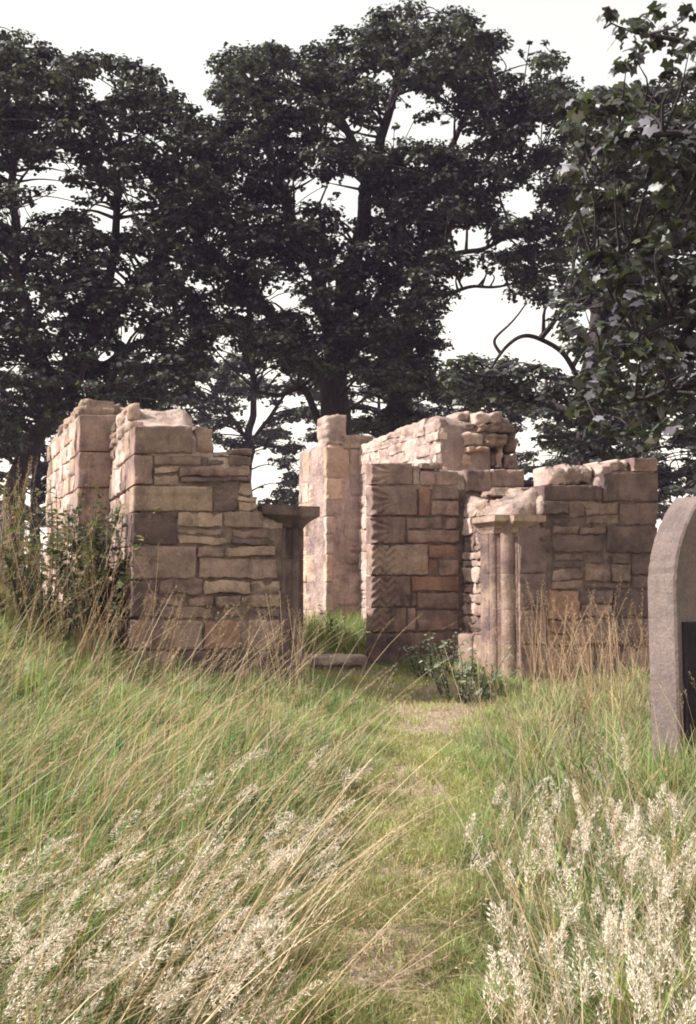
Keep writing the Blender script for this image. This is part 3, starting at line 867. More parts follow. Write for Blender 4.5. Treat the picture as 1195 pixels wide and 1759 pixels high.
# ------------------------------------------------------------------ far pier with plastered face
def build_far_pier():
    Y = 14.3
    C = at(561, 900, Y)[:2]
    fr = Face(C, TH)
    root = empty('far_pier', (*C, .75), 'tall narrow far pier with pale corner blocks and plastered face, seen through the doorway', 'ruined wall', 'standing walls of the ruin')
    ur = fr.u(641) + .1
    zt = fr.uz(600, 760)[1]
    core(root, fr, .02, ur, .5, .7, [(0, zt), (ur, zt)], mat='plaster', lump=.02, seed=21, inset=.0)
    ang = R(27)
    back = np.array([-math.sin(ang), math.cos(ang)])
    LS = .95
    sd = Face(C + back * LS, ang - math.pi / 2)
    core(root, sd, 0, LS - .02, .5, .7, [(0, sd.uz(515, 775)[1]), (LS * .5, zt), (LS, zt)], mat='plaster', lump=.02, seed=22)
    ys = [767, 822, 858, 887, 918, 952, 1000, 1050, 1100]
    ms = ['warm', 'warm', 'pale', 'pale', 'pale', 'warm', 'pale', 'buff']
    for i in range(8):
        q = rect(fr, 561, ys[i], [600, 590, 585, 575, 572, 570, 572, 572][i], ys[i + 1], .004)
        q[0] = (-.012, q[0][1]); q[3] = (-.012, q[3][1])
        stone(root, fr, q, .015, .38 if i % 2 else .55, .006, ms[i], nd=4, wob=.005)
        a, b = q[0][1], q[3][1]
        d0 = .38 if i % 2 else .55
        u = LS - d0
        while u > .02:
            L = rng.uniform(.2, .34); u2 = max(0, u - L)
            stone(root, sd, [(u2 + .005, a), (u - .005, a), (u - .005, b), (u2 + .005, b)], rng.uniform(.004, .016), .1, .01, pick({'warm': 2, 'pale': 3, 'buff': 1}))
            u = u2
    # top block standing proud and the stone beside it
    q = rect(fr, 562, 713, 597, 765, .003)
    q[0] = (-.01, q[0][1]); q[3] = (0.0, q[3][1])
    stone(root, fr, q, .02, .42, .012, 'pale', nd=4, rnd=.04, wob=.015)
    stone(root, fr, rect(fr, 585, 747, 640, 772, .003), .03, .4, .012, 'buff', nd=4, rnd=.03)
    # plaster skin with exposed brick and a slot
    def sheet(x0, y0, x1, y1, p, seed, mat='plaster', name='plaster_patch'):
        stone(root, fr, rect(fr, x0, y0, x1, y1, .0), p, .05, .012, mat, name=name, wob=.02, rnd=.02, res=.05)
    sheet(600, 774, 640, 852, .012, 1); sheet(592, 854, 640, 932, .010, 2); sheet(578, 890, 592, 960, .009, 3); sheet(576, 985, 640, 1040, .012, 4); sheet(576, 1040, 640, 1100, .01, 5)
    sheet(592, 953, 640, 969, .013, 6)
    stone(root, fr, rect(fr, 593, 936, 626, 950, .0), .004, .05, .006, 'red', name='brick')
    stone(root, fr, rect(fr, 580, 974, 624, 983, .0), -.02, .05, .006, 'dark', name='slot_stone')
build_far_pier()

# ------------------------------------------------------------------ threshold step
def build_step():
    P = at(515, 1128, 10.75)[:2]
    fr = Face(P, TH * .4)
    zt = fr.uz(560, 1128)[1]
    root = empty('threshold_step', (*P, zt - .25), 'long flat stone step across the inner doorway', 'step')
    q = [(0.0, zt - .09), (.72, zt - .10), (.71, zt), (.01, zt)]
    stone(root, fr, q, .02, .45, .012, 'pale', name='tread', nd=4, rnd=.02)
    stone(root, fr, [(0.02, zt - .3), (.70, zt - .3), (.70, zt - .10), (.02, zt - .095)], -.03, .3, .012, 'buff', name='riser', nd=3)
build_step()

# ------------------------------------------------------------------ gravestone at the right edge
def build_grave():
    c = at(1165, 1290, 5.8)
    ang = R(28)
    th, W, H = .215, .50, 1.44
    gz = float(ground_z(c[0], c[1])) - .1
    root = empty('gravestone', (c[0], c[1], gz), 'tall pointed-arch gravestone standing at the right edge of the picture', 'gravestone')
    # local frame: u to the right along the front face, w back through the thickness
    rot = R(30)
    t = np.array([math.cos(rot), math.sin(rot)]); nb = np.array([-t[1], t[0]])   # nb points backwards
    zs_sh = .52 * H
    top_z = at(1176, 854, 5.8)[2] - gz
    Ht = top_z + .02
    spring = Ht - .56
    sh_lo = spring - .14
    ah = .56
    RA = (ah ** 2 + (W / 2) ** 2) / W
    pts = [(0.012, 0), (0.0, spring)]
    n = 16
    for i in range(1, n):
        zq = ah * i / n
        pts.append((RA - math.sqrt(max(RA ** 2 - zq ** 2, 0)) + .003 * math.sin(i * 2.7), spring + zq))
    pts.append((W / 2, Ht))
    full = pts + [(W - u, z) for u, z in pts[-2::-1]]
    m = len(full)
    V = []
    for w, ins in ((0.0, .012), (.012, 0), (th - .012, 0), (th, .012)):
        for u, z in full:
            uu = W / 2 + (u - W / 2) * (1 - ins / (W / 2)); zz = z - ins * (z / Ht)
            p = np.array([0, 0]) + t * uu + nb * w
            V.append((p[0], p[1], zz))
    fa = [tuple(range(m))[::-1], tuple(range(3 * m, 4 * m))]
    for k in range(3):
        for i in range(m):
            j = (i + 1) % m
            fa.append((k * m + i, k * m + j, (k + 1) * m + j, (k + 1) * m + i))
    me = bpy.data.meshes.new('slab'); me.from_pydata(V, [], [f[::-1] for f in fa]); me.update()
    obj('slab', me, root, M['grave'])
    # black area low on the front, between plain margins: raised tablet on the face
    u0, u1, z0, z1 = .05, W - .05, .12, sh_lo - .03
    V = [];
    for w, ins in ((.01, 0), (-.012, 0), (-.02, .012)):
        for (u, z) in ((u0 + ins, z0 + ins), (u1 - ins, z0 + ins), (u1 - ins, z1 - ins), (u0 + ins, z1 - ins)):
            p = t * u + nb * w
            V.append((p[0], p[1], z))
    fa = [(8, 9, 10, 11)] + [(k * 4 + i, k * 4 + (i + 1) % 4, (k + 1) * 4 + (i + 1) % 4, (k + 1) * 4 + i) for k in range(2) for i in range(4)]
    me = bpy.data.meshes.new('black_plate'); me.from_pydata(V, [], fa); me.update()
    obj('black_plate', me, root, M['black_panel'])
build_grave()

# ------------------------------------------------------------------ trees
def tubes(chains, seg=8):
    """chains: list of (points Nx3, radii N) -> verts, quads"""
    VV, FF, nb = [], [], 0
    ang = np.linspace(0, 2 * math.pi, seg, endpoint=False)
    for P, r in chains:
        P = np.asarray(P, dtype=float); r = np.asarray(r, dtype=float)
        T = np.gradient(P, axis=0); T /= np.linalg.norm(T, axis=1)[:, None] + 1e-9
        ref = np.array([0.3, 0.9, 0.1])
        S = np.cross(T, ref); S /= np.linalg.norm(S, axis=1)[:, None] + 1e-9
        B = np.cross(T, S)
        ring = P[:, None, :] + r[:, None, None] * (np.cos(ang)[None, :, None] * S[:, None, :] + np.sin(ang)[None, :, None] * B[:, None, :])
        n = len(P)
        VV.append(ring.reshape(-1, 3))
        i = np.arange(n * seg).reshape(n, seg)
        a, b = i[:-1], i[1:]
        FF.append(np.column_stack([a.ravel(), np.roll(a, -1, 1).ravel(), np.roll(b, -1, 1).ravel(), b.ravel()]) + nb)
        nb += n * seg
    return np.concatenate(VV), np.concatenate(FF)

def smooth_chain(pts, r0, r1, n=10, wig=0.0):
    pts = np.asarray(pts, dtype=float)
    k = np.linspace(0, 1, len(pts)); s = np.linspace(0, 1, n * (len(pts) - 1) + 1)
    P = np.column_stack([np.interp(s, k, pts[:, j]) for j in range(3)])
    ker = np.ones(n) / n
    if len(P) > n * 2:
        pad = np.vstack([np.repeat(P[:1], n, 0), P, np.repeat(P[-1:], n, 0)])
        sm = np.column_stack([np.convolve(pad[:, j], ker, 'same') for j in range(3)])[n:-n]
        sm[0] = P[0]; sm[-1] = P[-1]
        P = sm
    if wig:
        P = P + wig * np.column_stack([vnoise(P * 1.3, 3), vnoise(P * 1.3, 7), vnoise(P * 1.3, 11)]) * np.sin(s * math.pi)[:, None]
    return P, r0 + (r1 - r0) * s

def rand_unit(n):
    d = rng.normal(size=(n, 3)); return d / np.linalg.norm(d, axis=1)[:, None]

def leaf_cloud(cent, rad, per, size, cols, flat=0.62, shape='quad', droop=0.0):
    cent = np.asarray(cent); rad = np.asarray(rad)
    cnt = np.maximum(8, (per * rad ** 1.9).astype(int))
    idx = np.repeat(np.arange(len(cent)), cnt)
    N = len(idx)
    d = rand_unit(N)
    d[:, 2] = np.where(d[:, 2] < -0.35, -d[:, 2] * 0.6, d[:, 2])
    rr = rad[idx] * (rng.random(N) ** 0.42) * (1 + 0.25 * vnoise(d * 2.2 + idx[:, None] * 3.1, 2))
    pos = cent[idx] + d * rr[:, None] * np.array([1, 1, flat])
    nrm = d * 0.55 + np.array([0, 0, 0.75]) + rand_unit(N) * 0.65
    nrm /= np.linalg.norm(nrm, axis=1)[:, None]
    ax = np.cross(nrm, rand_unit(N)); ax /= np.linalg.norm(ax, axis=1)[:, None] + 1e-9
    ax[:, 2] -= droop; ax /= np.linalg.norm(ax, axis=1)[:, None] + 1e-9
    sd = np.cross(nrm, ax); sd /= np.linalg.norm(sd, axis=1)[:, None] + 1e-9
    L = size * rng.uniform(.5, 1.25, N)
    if shape == 'quad':
        loc = np.array([[0, -.5, 0], [.46, -.05, .06], [0, .55, -.02], [-.46, -.05, .06]])
        tri = np.array([[0, 1, 2], [0, 2, 3]])
    else:   # five-lobed sycamore leaf
        loc = [[0, -.02, 0]]
        a = np.array([-150, -118, -88, -58, -30, 0, 30, 58, 88, 118, 150]); r = np.array([.26, .42, .36, .54, .38, .60, .38, .54, .36, .42, .26])
        for k, q in zip(a, r):
            loc.append([q * math.sin(R(k)), q * math.cos(R(k)), -.10 * (q / .6) ** 2 + (.03 if q < .32 else 0)])
        loc = np.array(loc)
        tri = np.array([[0, i + 1, i] for i in range(1, 11)])
    k = len(loc)
    V = pos[:, None, :] + L[:, None, None] * (loc[None, :, 0:1] * sd[:, None, :] + loc[None, :, 1:2] * ax[:, None, :] + loc[None, :, 2:3] * nrm[:, None, :])
    Fc = (tri[None] + (np.arange(N) * k)[:, None, None]).reshape(-1, 3)
    cols = np.asarray(cols)
    c = cols[rng.integers(0, len(cols), N)] * rng.uniform(.7, 1.3, (N, 1)) * rng.uniform(.55, 1.6, len(cent))[idx][:, None]
    C = np.repeat(c, k, axis=0)
    return V.reshape(-1, 3), Fc, C

def in_poly(x, y, poly):
    p = np.array(poly); inside = np.zeros(len(x), bool); j = len(p) - 1
    for i in range(len(p)):
        c = ((p[i, 1] > y) != (p[j, 1] > y)) & (x < (p[j, 0] - p[i, 0]) * (y - p[i, 1]) / (p[j, 1] - p[i, 1] + 1e-9) + p[i, 0])
        inside ^= c; j = i
    return inside

def clumps(poly, holes, Y, spread, step, rpx, keep=1.0, layers=2, fringe=1):
    """leaf clump centres spread through the crown's depth: (centres, radii)"""
    p = np.array(poly); out, rad = [], []
    for L in range(layers):
        gx, gy = np.meshgrid(np.arange(p[:, 0].min(), p[:, 0].max(), step), np.arange(p[:, 1].min(), p[:, 1].max(), step))
        x = gx.ravel() + rng.uniform(-.55, .55, gx.size) * step; y = gy.ravel() + rng.uniform(-.55, .55, gx.size) * step
        ok = in_poly(x, y, poly) & (rng.random(len(x)) < keep)
        r = rng.uniform(*rpx, len(x))
        for (cx, cy, rx, ry) in holes:
            ok &= ((x - cx) / (rx + r * .62)) ** 2 + ((y - cy) / (ry + r * .45)) ** 2 > 1
        for a, b, q in zip(x[ok], y[ok], r[ok]):
            yy = Y + rng.uniform(-spread, spread)
            out.append(at(a, b, yy)); rad.append(q / F_PX * yy)
    for L in range(fringe):                               # sprays of leaves at the edges and across the gaps
        st = step * .62
        gx, gy = np.meshgrid(np.arange(p[:, 0].min() - 20, p[:, 0].max() + 20, st), np.arange(p[:, 1].min() - 20, p[:, 1].max() + 20, st))
        x = gx.ravel() + rng.uniform(-.8, .8, gx.size) * st; y = gy.ravel() + rng.uniform(-.8, .8, gx.size) * st
        c = p.mean(axis=0); k = .97
        ok = in_poly(c[0] + (x - c[0]) * k, c[1] + (y - c[1]) * k, poly) & (rng.random(len(x)) < .55)
        for (cx, cy, rx, ry) in holes:
            ok &= (((x - cx) / rx) ** 2 + ((y - cy) / ry) ** 2 > 1) | ((rng.random(len(x)) < .08) & (rx < 25))
        for a, b in zip(x[ok], y[ok]):
            yy = Y + rng.uniform(-spread, spread)
            out.append(at(a, b, yy)); rad.append(rng.uniform(.28, .5) * rpx[0] / F_PX * yy)
    return np.array(out), np.array(rad)

def tree(name, label, base_px, Y, limbs, poly, holes, step, rpx, per, size, cols, spread=2.2, keep=1.0, layers=2, twig_r=.03, shape='quad', mat='leaf', group=None, extra=None, droop=0.0, base_z=None, twigs=True, flat=.62):
    b = at(base_px[0], base_px[1], Y)
    gz = float(ground_z(b[0], b[1])) - .1 if base_z is None else base_z
    root = empty(name, (b[0], b[1], gz), label, 'tree', group)
    loc = np.array([b[0], b[1], gz])
    cent, rad = clumps(poly, holes, Y, spread, step, rpx, keep, layers, 0 if shape == 'lobed' else 1)
    if extra is not None:
        cent = np.concatenate([cent, extra[0]]); rad = np.concatenate([rad, extra[1]])
    main, rest, nodes = [], [], [] 
    for i, (pts, r0, r1) in enumerate(limbs):
        P = [at(x, y, Y + dy) for (x, y, dy) in pts]
        if i == 0: P = [np.array([b[0], b[1], gz])] + P
        ch = smooth_chain(P, r0, r1, 8, .12)
        if i == 0:
            k = np.linspace(0, 1, len(ch[1])); ch = (ch[0], ch[1] * (1 + .5 * np.exp(-k * 14)))
        (main if i == 0 else rest).append(ch)
        nodes.append(np.column_stack([ch[0], ch[1]]))
    nodes = np.concatenate(nodes)
    if twigs:
        for c in cent:
            d = np.linalg.norm(nodes[:, :3] - c, axis=1) + 1.2 * np.maximum(0, nodes[:, 2] - c[2] + .2)
            k = int(np.argmin(d)); s = nodes[k, :3]
            mid = (s + c) / 2 + np.array([0, 0, .12 * np.linalg.norm(c - s)]) + rng.normal(size=3) * .12
            P, r = smooth_chain([s, mid, c], min(twig_r * 1.6, nodes[k, 3] * .6 + .008), twig_r * .3, 4)
            rest.append((P, r))
            if rng.random() < .3 and np.linalg.norm(c - s) > 1.2:
                nodes = np.concatenate([nodes, np.column_stack([P, r])])
    V, Fq = tubes(main, 14)
    obj('trunk', npmesh('trunk', V - loc, Fq, True), root, M['bark'])
    if rest:
        V, Fq = tubes(rest, 6)
        obj('branches', npmesh('branches', V - loc, Fq, True), root, M['bark'])
    V, Fc, C = leaf_cloud(cent, rad, per, size, cols, shape=shape, droop=droop, flat=flat)
    o = obj('crown', npmesh('crown', V - loc, Fc, False, C), root, M[mat])
    return root

DARK_LEAF = [(.042, .050, .042), (.055, .066, .050), (.042, .041, .050), (.095, .112, .072), (.056, .053, .066)]
TG = 'trees behind the ruin'
tree('sycamore_tree', 'largest dark broad-crowned tree rising behind the middle of the ruin', (578, 760), 24, [
    ([(578, 720, 0), (575, 660, 0), (585, 560, 0), (610, 440, 1.0), (640, 300, 1.6), (680, 150, 1.4), (700, 60, .6)], .42, .05),
    ([(572, 680, 0), (530, 600, .3), (470, 540, .5), (400, 470, .4), (340, 420, .2)], .26, .05),
    ([(578, 640, 0), (560, 520, .8), (500, 380, 1), (450, 230, 1), (430, 120, .8)], .26, .05),
    ([(588, 600, 0), (650, 520, .4), (720, 440, .6), (800, 330, .4), (870, 220, 0)], .24, .05),
    ([(600, 500, .6), (700, 380, 1.4), (780, 250, 1.8), (830, 120, 1.6)], .18, .04),
    ([(640, 330, .4), (590, 220, -.4), (560, 130, -.6)], .16, .04),
    ([(545, 720, 0), (520, 660, -.4), (480, 685, -.8), (440, 672, -1)], .1, .04),
    ([(690, 470, -.9), (780, 430, -1), (840, 425, -1.2), (930, 380, -1.4)], .085, .03),
    ([(720, 520, -.9), (800, 495, -1), (850, 500, -1.2), (920, 470, -1.3)], .055, .02)],
    [(345, 600), (320, 520), (335, 420), (330, 310), (385, 225), (372, 145), (395, 90), (440, 80), (500, 92), (525, 100), (575, 68), (625, 38), (690, 22), (760, 24), (830, 42), (880, 72), (935, 85), (960, 140), (1000, 180), (1000, 300), (985, 420), (960, 520), (900, 530), (840, 470), (770, 480), (745, 580), (720, 640), (700, 700), (610, 640), (560, 660), (480, 640), (400, 580)],
    [(608, 230, 24, 10), (662, 212, 14, 16), (700, 205, 14, 22), (762, 218, 20, 16), (790, 240, 12, 8), (608, 345, 17, 36), (592, 385, 10, 10), (803, 422, 22, 16), (835, 487, 30, 9), (488, 508, 10, 26), (922, 240, 14, 6), (906, 352, 18, 14), (890, 110, 18, 14), (655, 140, 8, 6), (725, 230, 8, 8), (545, 340, 7, 8), (500, 360, 6, 6), (870, 350, 8, 6), (720, 690, 10, 20)],
    33, (22, 39), 700, .118, DARK_LEAF, spread=2.4, layers=3, group=TG)

tree('sycamore_tree', 'slimmer dark tree with an upright trunk just right of the middle one', (684, 760), 27, [
    ([(684, 720, 0), (686, 640, 0), (692, 560, 0), (720, 480, 0), (760, 420, .3), (800, 330, .4)], .36, .06),
    ([(690, 600, 0), (650, 520, .5), (640, 450, .6)], .14, .04),
    ([(686, 660, 0), (735, 590, -.4), (760, 560, -.5)], .10, .03)],
    [(560, 720), (600, 640), (640, 560), (720, 520), (760, 560), (762, 640), (850, 655), (930, 690), (890, 720), (760, 740), (640, 745)],
    [(604, 650, 10, 22), (802, 560, 26, 36), (725, 545, 10, 10), (625, 600, 9, 9), (650, 690, 8, 12), (715, 610, 8, 8), (612, 705, 8, 10), (740, 700, 6, 8)],
    30, (17, 30), 560, .125, DARK_LEAF, spread=1.8, layers=3, group=TG)

tree('sycamore_tree', 'dark leaning tree filling the left edge, its slanting trunk beside the wall stub', (20, 850), 22, [
    ([(22, 835, 0), (50, 770, 0), (100, 695, 0), (150, 600, .3), (190, 480, .5), (200, 330, .6), (210, 180, .4)], .25, .05),
    ([(100, 695, 0), (60, 600, -.6), (30, 480, -.8), (20, 330, -.6), (30, 150, -.4)], .22, .05),
    ([(160, 580, .3), (250, 480, 0), (300, 380, -.2), (320, 260, 0)], .2, .05),
    ([(130, 650, .2), (230, 600, .4), (300, 560, .5)], .12, .04)],
    [(-160, 60), (-60, 40), (20, 66), (45, 62), (72, 82), (100, 108), (150, 104), (215, 102), (268, 124), (295, 160), (335, 200), (390, 215), (385, 330), (335, 420), (335, 540), (350, 620), (330, 700), (240, 712), (150, 690), (100, 720), (60, 730), (20, 780), (-60, 800), (-180, 700)],
    [(188, 372, 30, 20), (48, 312, 38, 10), (95, 350, 34, 10), (175, 148, 22, 5), (30, 385, 18, 5), (118, 290, 6, 6), (225, 340, 14, 5), (82, 545, 5, 9), (40, 522, 10, 5), (200, 470, 12, 5), (220, 585, 12, 6), (190, 620, 6, 5), (20, 640, 10, 7), (110, 640, 6, 7), (265, 235, 4, 4), (210, 245, 4, 4), (15, 690, 8, 9)],
    30, (20, 35), 660, .115, DARK_LEAF, spread=2.2, layers=3, group=TG)

tree('sycamore_tree', 'dark tree behind the right-hand wall with curved bare limbs against the sky', (1010, 800), 19, [
    ([(1012, 760, 0), (1015, 680, 0), (1030, 580, 0), (1050, 470, .2), (1060, 330, .3), (1050, 200, .3)], .34, .06),
    ([(1015, 690, 0), (985, 640, -.3), (957, 600, -.5), (916, 575, -.6), (890, 577, -.7), (872, 592, -.75), (860, 608, -.8), (838, 640, -.9)], .055, .025),
    ([(860, 608, -.8), (849, 586, -.8), (857, 570, -.85), (874, 553, -.9), (905, 520, -1)], .035, .015),
    ([(930, 579, -.6), (950, 550, -.7), (980, 500, -.6)], .06, .03),
    ([(1030, 590, 0), (1100, 500, .4), (1150, 400, .6)], .16, .05),
    ([(1012, 720, 0), (960, 690, .4), (900, 680, .5), (830, 660, .6)], .10, .03)],
    [(960, 520), (985, 420), (985, 250), (1000, 170), (1100, 150), (1260, 150), (1260, 850), (1140, 850), (1000, 800), (900, 770), (880, 700), (770, 690), (745, 640), (780, 610), (860, 625), (930, 640), (1010, 640), (960, 560)],
    [(802, 560, 26, 34), (912, 610, 36, 8), (898, 745, 14, 28), (950, 700, 12, 8), (1135, 750, 20, 14), (1160, 790, 14, 18), (930, 790, 14, 14), (1110, 790, 10, 10), (985, 745, 8, 8), (1180, 690, 10, 10), (1050, 720, 6, 8), (885, 800, 12, 20), (1010, 560, 8, 6)],
    31, (19, 32), 600, .12, DARK_LEAF, spread=1.8, layers=3, group=TG)

# sparser, paler trees further off, seen under the crowns
PALE_LEAF = [(.06, .065, .05), (.075, .08, .06), (.05, .053, .045)]
tree('distant_tree', 'paler distant tree seen below the crowns, between stub wall and middle trunk', (420, 860), 46, [
    ([(425, 800, 0), (430, 740, 0), (440, 660, 0), (420, 590, 0)], .3, .06),
    ([(432, 760, 0), (480, 690, 0), (500, 650, 0)], .12, .04), ([(428, 760, 0), (380, 690, 0), (350, 650, 0)], .12, .04)],
    [(240, 760), (240, 640), (330, 590), (380, 560), (470, 560), (530, 640), (540, 720), (510, 760), (520, 870), (450, 880), (440, 790), (400, 770), (330, 740)],
    [(440, 712, 26, 16), (385, 592, 16, 16), (500, 690, 16, 9), (352, 668, 12, 7), (405, 745, 18, 8), (452, 815, 22, 38), (470, 640, 9, 8), (510, 740, 8, 10), (300, 700, 10, 6)],
    20, (13, 26), 520, .17, PALE_LEAF, spread=2.5, layers=2, group='distant trees under the crowns')
tree('distant_tree', 'paler distant tree low on the left, above and beyond the wall stub', (60, 900), 40, [
    ([(60, 860, 0), (62, 800, 0), (70, 740, 0)], .25, .06), ([(62, 830, 0), (130, 720, 0)], .1, .04)],
    [(-160, 900), (-160, 700), (0, 640), (120, 625), (250, 630), (250, 730), (130, 740), (110, 900)],
    [(45, 855, 14, 12), (10, 800, 10, 8), (20, 840, 7, 7), (150, 668, 8, 5), (100, 770, 8, 6), (40, 720, 8, 6), (190, 650, 8, 5), (120, 700, 6, 6), (215, 690, 7, 5)],
    22, (13, 26), 560, .16, PALE_LEAF, spread=2.0, layers=2, group='distant trees under the crowns')
tree('distant_tree', 'paler distant tree filling the gap behind the far pier and cross wall', (650, 900), 48, [
    ([(650, 860, 0), (652, 760, 0), (650, 660, 0)], .25, .06), ([(652, 780, 0), (700, 680, 0)], .1, .04)],
    [(535, 760), (545, 640), (620, 585), (720, 600), (765, 650), (870, 660), (960, 690), (900, 740), (760, 760)],
    [(604, 655, 8, 16), (625, 605, 6, 6), (720, 640, 6, 6), (650, 700, 5, 8), (735, 690, 5, 6), (560, 700, 5, 6)],
    23, (14, 26), 560, .17, PALE_LEAF, spread=2.0, layers=2, group='distant trees under the crowns')
tree('distant_tree', 'paler distant tree low on the right, glimpsed above the dark front wall', (1000, 900), 44, [
    ([(1000, 860, 0), (1005, 800, 0), (1000, 740, 0)], .25, .06), ([(1003, 810, 0), (1080, 760, 0)], .1, .04)],
    [(870, 900), (870, 760), (940, 690), (1100, 670), (1260, 700), (1260, 900)],
    [(898, 745, 10, 22), (1135, 750, 14, 10), (1160, 790, 10, 12), (930, 790, 9, 9), (1165, 860, 9, 12), (1000, 730, 7, 6), (1060, 760, 6, 5)],
    22, (13, 26), 560, .16, PALE_LEAF, spread=2.0, layers=2, group='distant trees under the crowns')

# the nearest tree: big lobed leaves hanging in from the right
NEAR_LEAF = [(.036, .044, .03), (.045, .055, .036), (.036, .036, .036), (.07, .082, .045), (.09, .085, .10), (.13, .125, .145)]  # pale lavender tones paint sky glints into the leaf colour
sp_c = [at(x, y, 9.2 + rng.uniform(-.5, .5)) for (x, y) in [(1050, 30), (1075, 60), (1090, 100), (1075, 120), (1100, 45), (1130, 25), (1150, 60), (1165, 95), (1120, 75), (1180, 30), (1185, 80), (1190, 130), (1150, 130), (1215, 60), (1215, 110), (1000, 705), (1030, 735), (1070, 752), (1105, 765), (985, 575), (975, 225), (985, 300), (995, 345), (1140, 745), (1175, 725), (1012, 660)]]
sp_r = [rng.uniform(.10, .17) for _ in sp_c]
tree('overhanging_sycamore', 'nearest tree at the right edge, hanging boughs of large lobed leaves', (1560, 1200), 9.6, [
    ([(1560, 900, 0), (1540, 600, 0), (1500, 300, 0), (1460, 50, 0)], .3, .10),
    ([(1540, 620, 0), (1400, 560, 0), (1250, 540, -.1), (1120, 560, -.2), (1030, 610, -.2)], .09, .015),
    ([(1500, 320, 0), (1350, 270, .2), (1200, 240, .2), (1080, 240, .1), (1010, 270, .1)], .08, .012),
    ([(1470, 90, 0), (1330, 40, 0), (1200, 60, -.2), (1100, 70, -.3), (1050, 40, -.4)], .06, .008),
    ([(1400, 560, 0), (1250, 660, .2), (1120, 690, .2), (1020, 700, .1)], .06, .012),
    ([(1350, 270, .2), (1220, 400, .4), (1100, 430, .3), (1020, 450, .2)], .06, .012)],
    [(1440, 120), (1130, 155), (1010, 168), (975, 215), (1005, 290), (1010, 360), (1000, 430), (1040, 480), (1065, 540), (1005, 570), (1045, 630), (1000, 690), (1040, 715), (1100, 735), (1200, 690), (1440, 640)],
    [(1040, 300, 10, 6), (1170, 190, 8, 10), (1130, 185, 8, 8), (1110, 200, 6, 10), (1010, 560, 20, 10)],
    44, (28, 54), 620, .135, NEAR_LEAF, spread=.75, keep=.78, layers=2, twig_r=.012, shape='lobed', mat='near_leaf', extra=(np.array(sp_c), np.array(sp_r)), droop=.55, flat=.85)

# ------------------------------------------------------------------ grass and weeds
def ribbons(base, dirxy, lean, L, width, S, cols, curve=2.0, taper=1.0, droop=0.35, face=None, tipcol=None):
    """vectorised curved blades. base (N,3), dirxy (N,2) lean direction, lean 0..1.2 of length"""
    N = len(base)
    t = np.linspace(0, 1, S + 1)
    hor = (L * lean)[:, None] * t[None, :] ** curve
    ver = L[:, None] * (t[None, :] - droop * (lean[:, None]) * t[None, :] ** 2)
    cx = base[:, 0:1] + dirxy[:, 0:1] * hor; cy = base[:, 1:2] + dirxy[:, 1:2] * hor; cz = base[:, 2:3] + ver
    th = rng.uniform(0, math.pi, N) if face is None else face
    sx, sy = np.cos(th), np.sin(th)
    wprof = (1 - t ** 2.2 * taper)[None, :] * width[:, None] * .5
    wprof = np.maximum(wprof, .0003)
    Lx = np.stack([cx - sx[:, None] * wprof, cy - sy[:, None] * wprof, cz], -1)
    Rx = np.stack([cx + sx[:, None] * wprof, cy + sy[:, None] * wprof, cz], -1)
    V = np.stack([Lx, Rx], 2).reshape(N, (S + 1) * 2, 3)
    q = np.array([[2 * k, 2 * k + 1, 2 * k + 3, 2 * k + 2] for k in range(S)])
    Fq = (q[None] + (np.arange(N) * (S + 1) * 2)[:, None, None]).reshape(-1, 4)
    C = np.repeat(cols[:, None, :], (S + 1) * 2, 1)
    if tipcol is not None:
        tt = np.repeat(t, 2)[None, :, None] ** 1.5
        C = C * (1 - tt) + tipcol[:, None, :] * tt
    return V.reshape(-1, 3), Fq, C.reshape(-1, 3), np.stack([cx, cy, cz], -1)

def scatter(n, y0, y1, power=1.0, xm=1.0):
    """more blades near the viewer; X covers the view with a margin"""
    Y = y0 * (y1 / y0) ** rng.random(n) if power == 1.0 else y0 + (y1 - y0) * rng.random(n)
    X = rng.uniform(-1, 1, n) * (.38 * Y + .5) * xm
    return X, Y

WALLS = []
def add_wall(P, t, L, n, W):
    WALLS.append((np.array(P), np.array(t), L, np.array(n), W))
add_wall(A0, ET, 1.5, EN, .55); add_wall(A0, EN, 1.75, ET, .62)
add_wall(FRONT.at2(FRONT.u(866)), ET, 1.9, EN, .6)
add_wall(INNER.at2(0), ET, 1.7, EN, .65)
add_wall(INNER.at2(uB + .02) - EN * 1.5, EN, 1.5, ET, .6)
add_wall(INNER.at2(uB), EN, 3.3, ET, .66)

def clear_walls(X, Y, m=.0):
    ok = np.ones(len(X), bool)
    for P, t, L, n, W in WALLS:
        a = (X - P[0]) * t[0] + (Y - P[1]) * t[1]; b = (X - P[0]) * n[0] + (Y - P[1]) * n[1]
        ok &= ~((a > -m) & (a < L + m) & (b > -m) & (b < W + m))
    return ok

def path_d(X, Y):
    P = np.column_stack([X, Y])
    wob = 1 + .38 * vnoise(P * 1.7, 51) + .25 * vnoise(P * 4.3, 52)
    return (interp(Y, PATH_X) - X) / (path_w(Y) * np.clip(wob, .45, 1.6))      # >0 left of the path, 1 = edge

def pal(cols, n, var=.2):
    c = np.array(cols)[rng.integers(0, len(cols), n)]
    return c * rng.uniform(1 - var, 1 + var, (n, 1))

GREEN = [(.19, .30, .09), (.25, .36, .125), (.13, .23, .07), (.32, .40, .16), (.21, .32, .14)]
YGREEN = [(.35, .39, .14), (.40, .42, .18), (.28, .35, .12), (.45, .41, .24)]
STRAW = [(.42, .33, .20), (.50, .40, .26), (.36, .27, .16), (.46, .37, .27), (.32, .22, .13)]
CREAM = [(.62, .56, .47), (.70, .64, .55), (.55, .48, .39), (.66, .58, .50)]

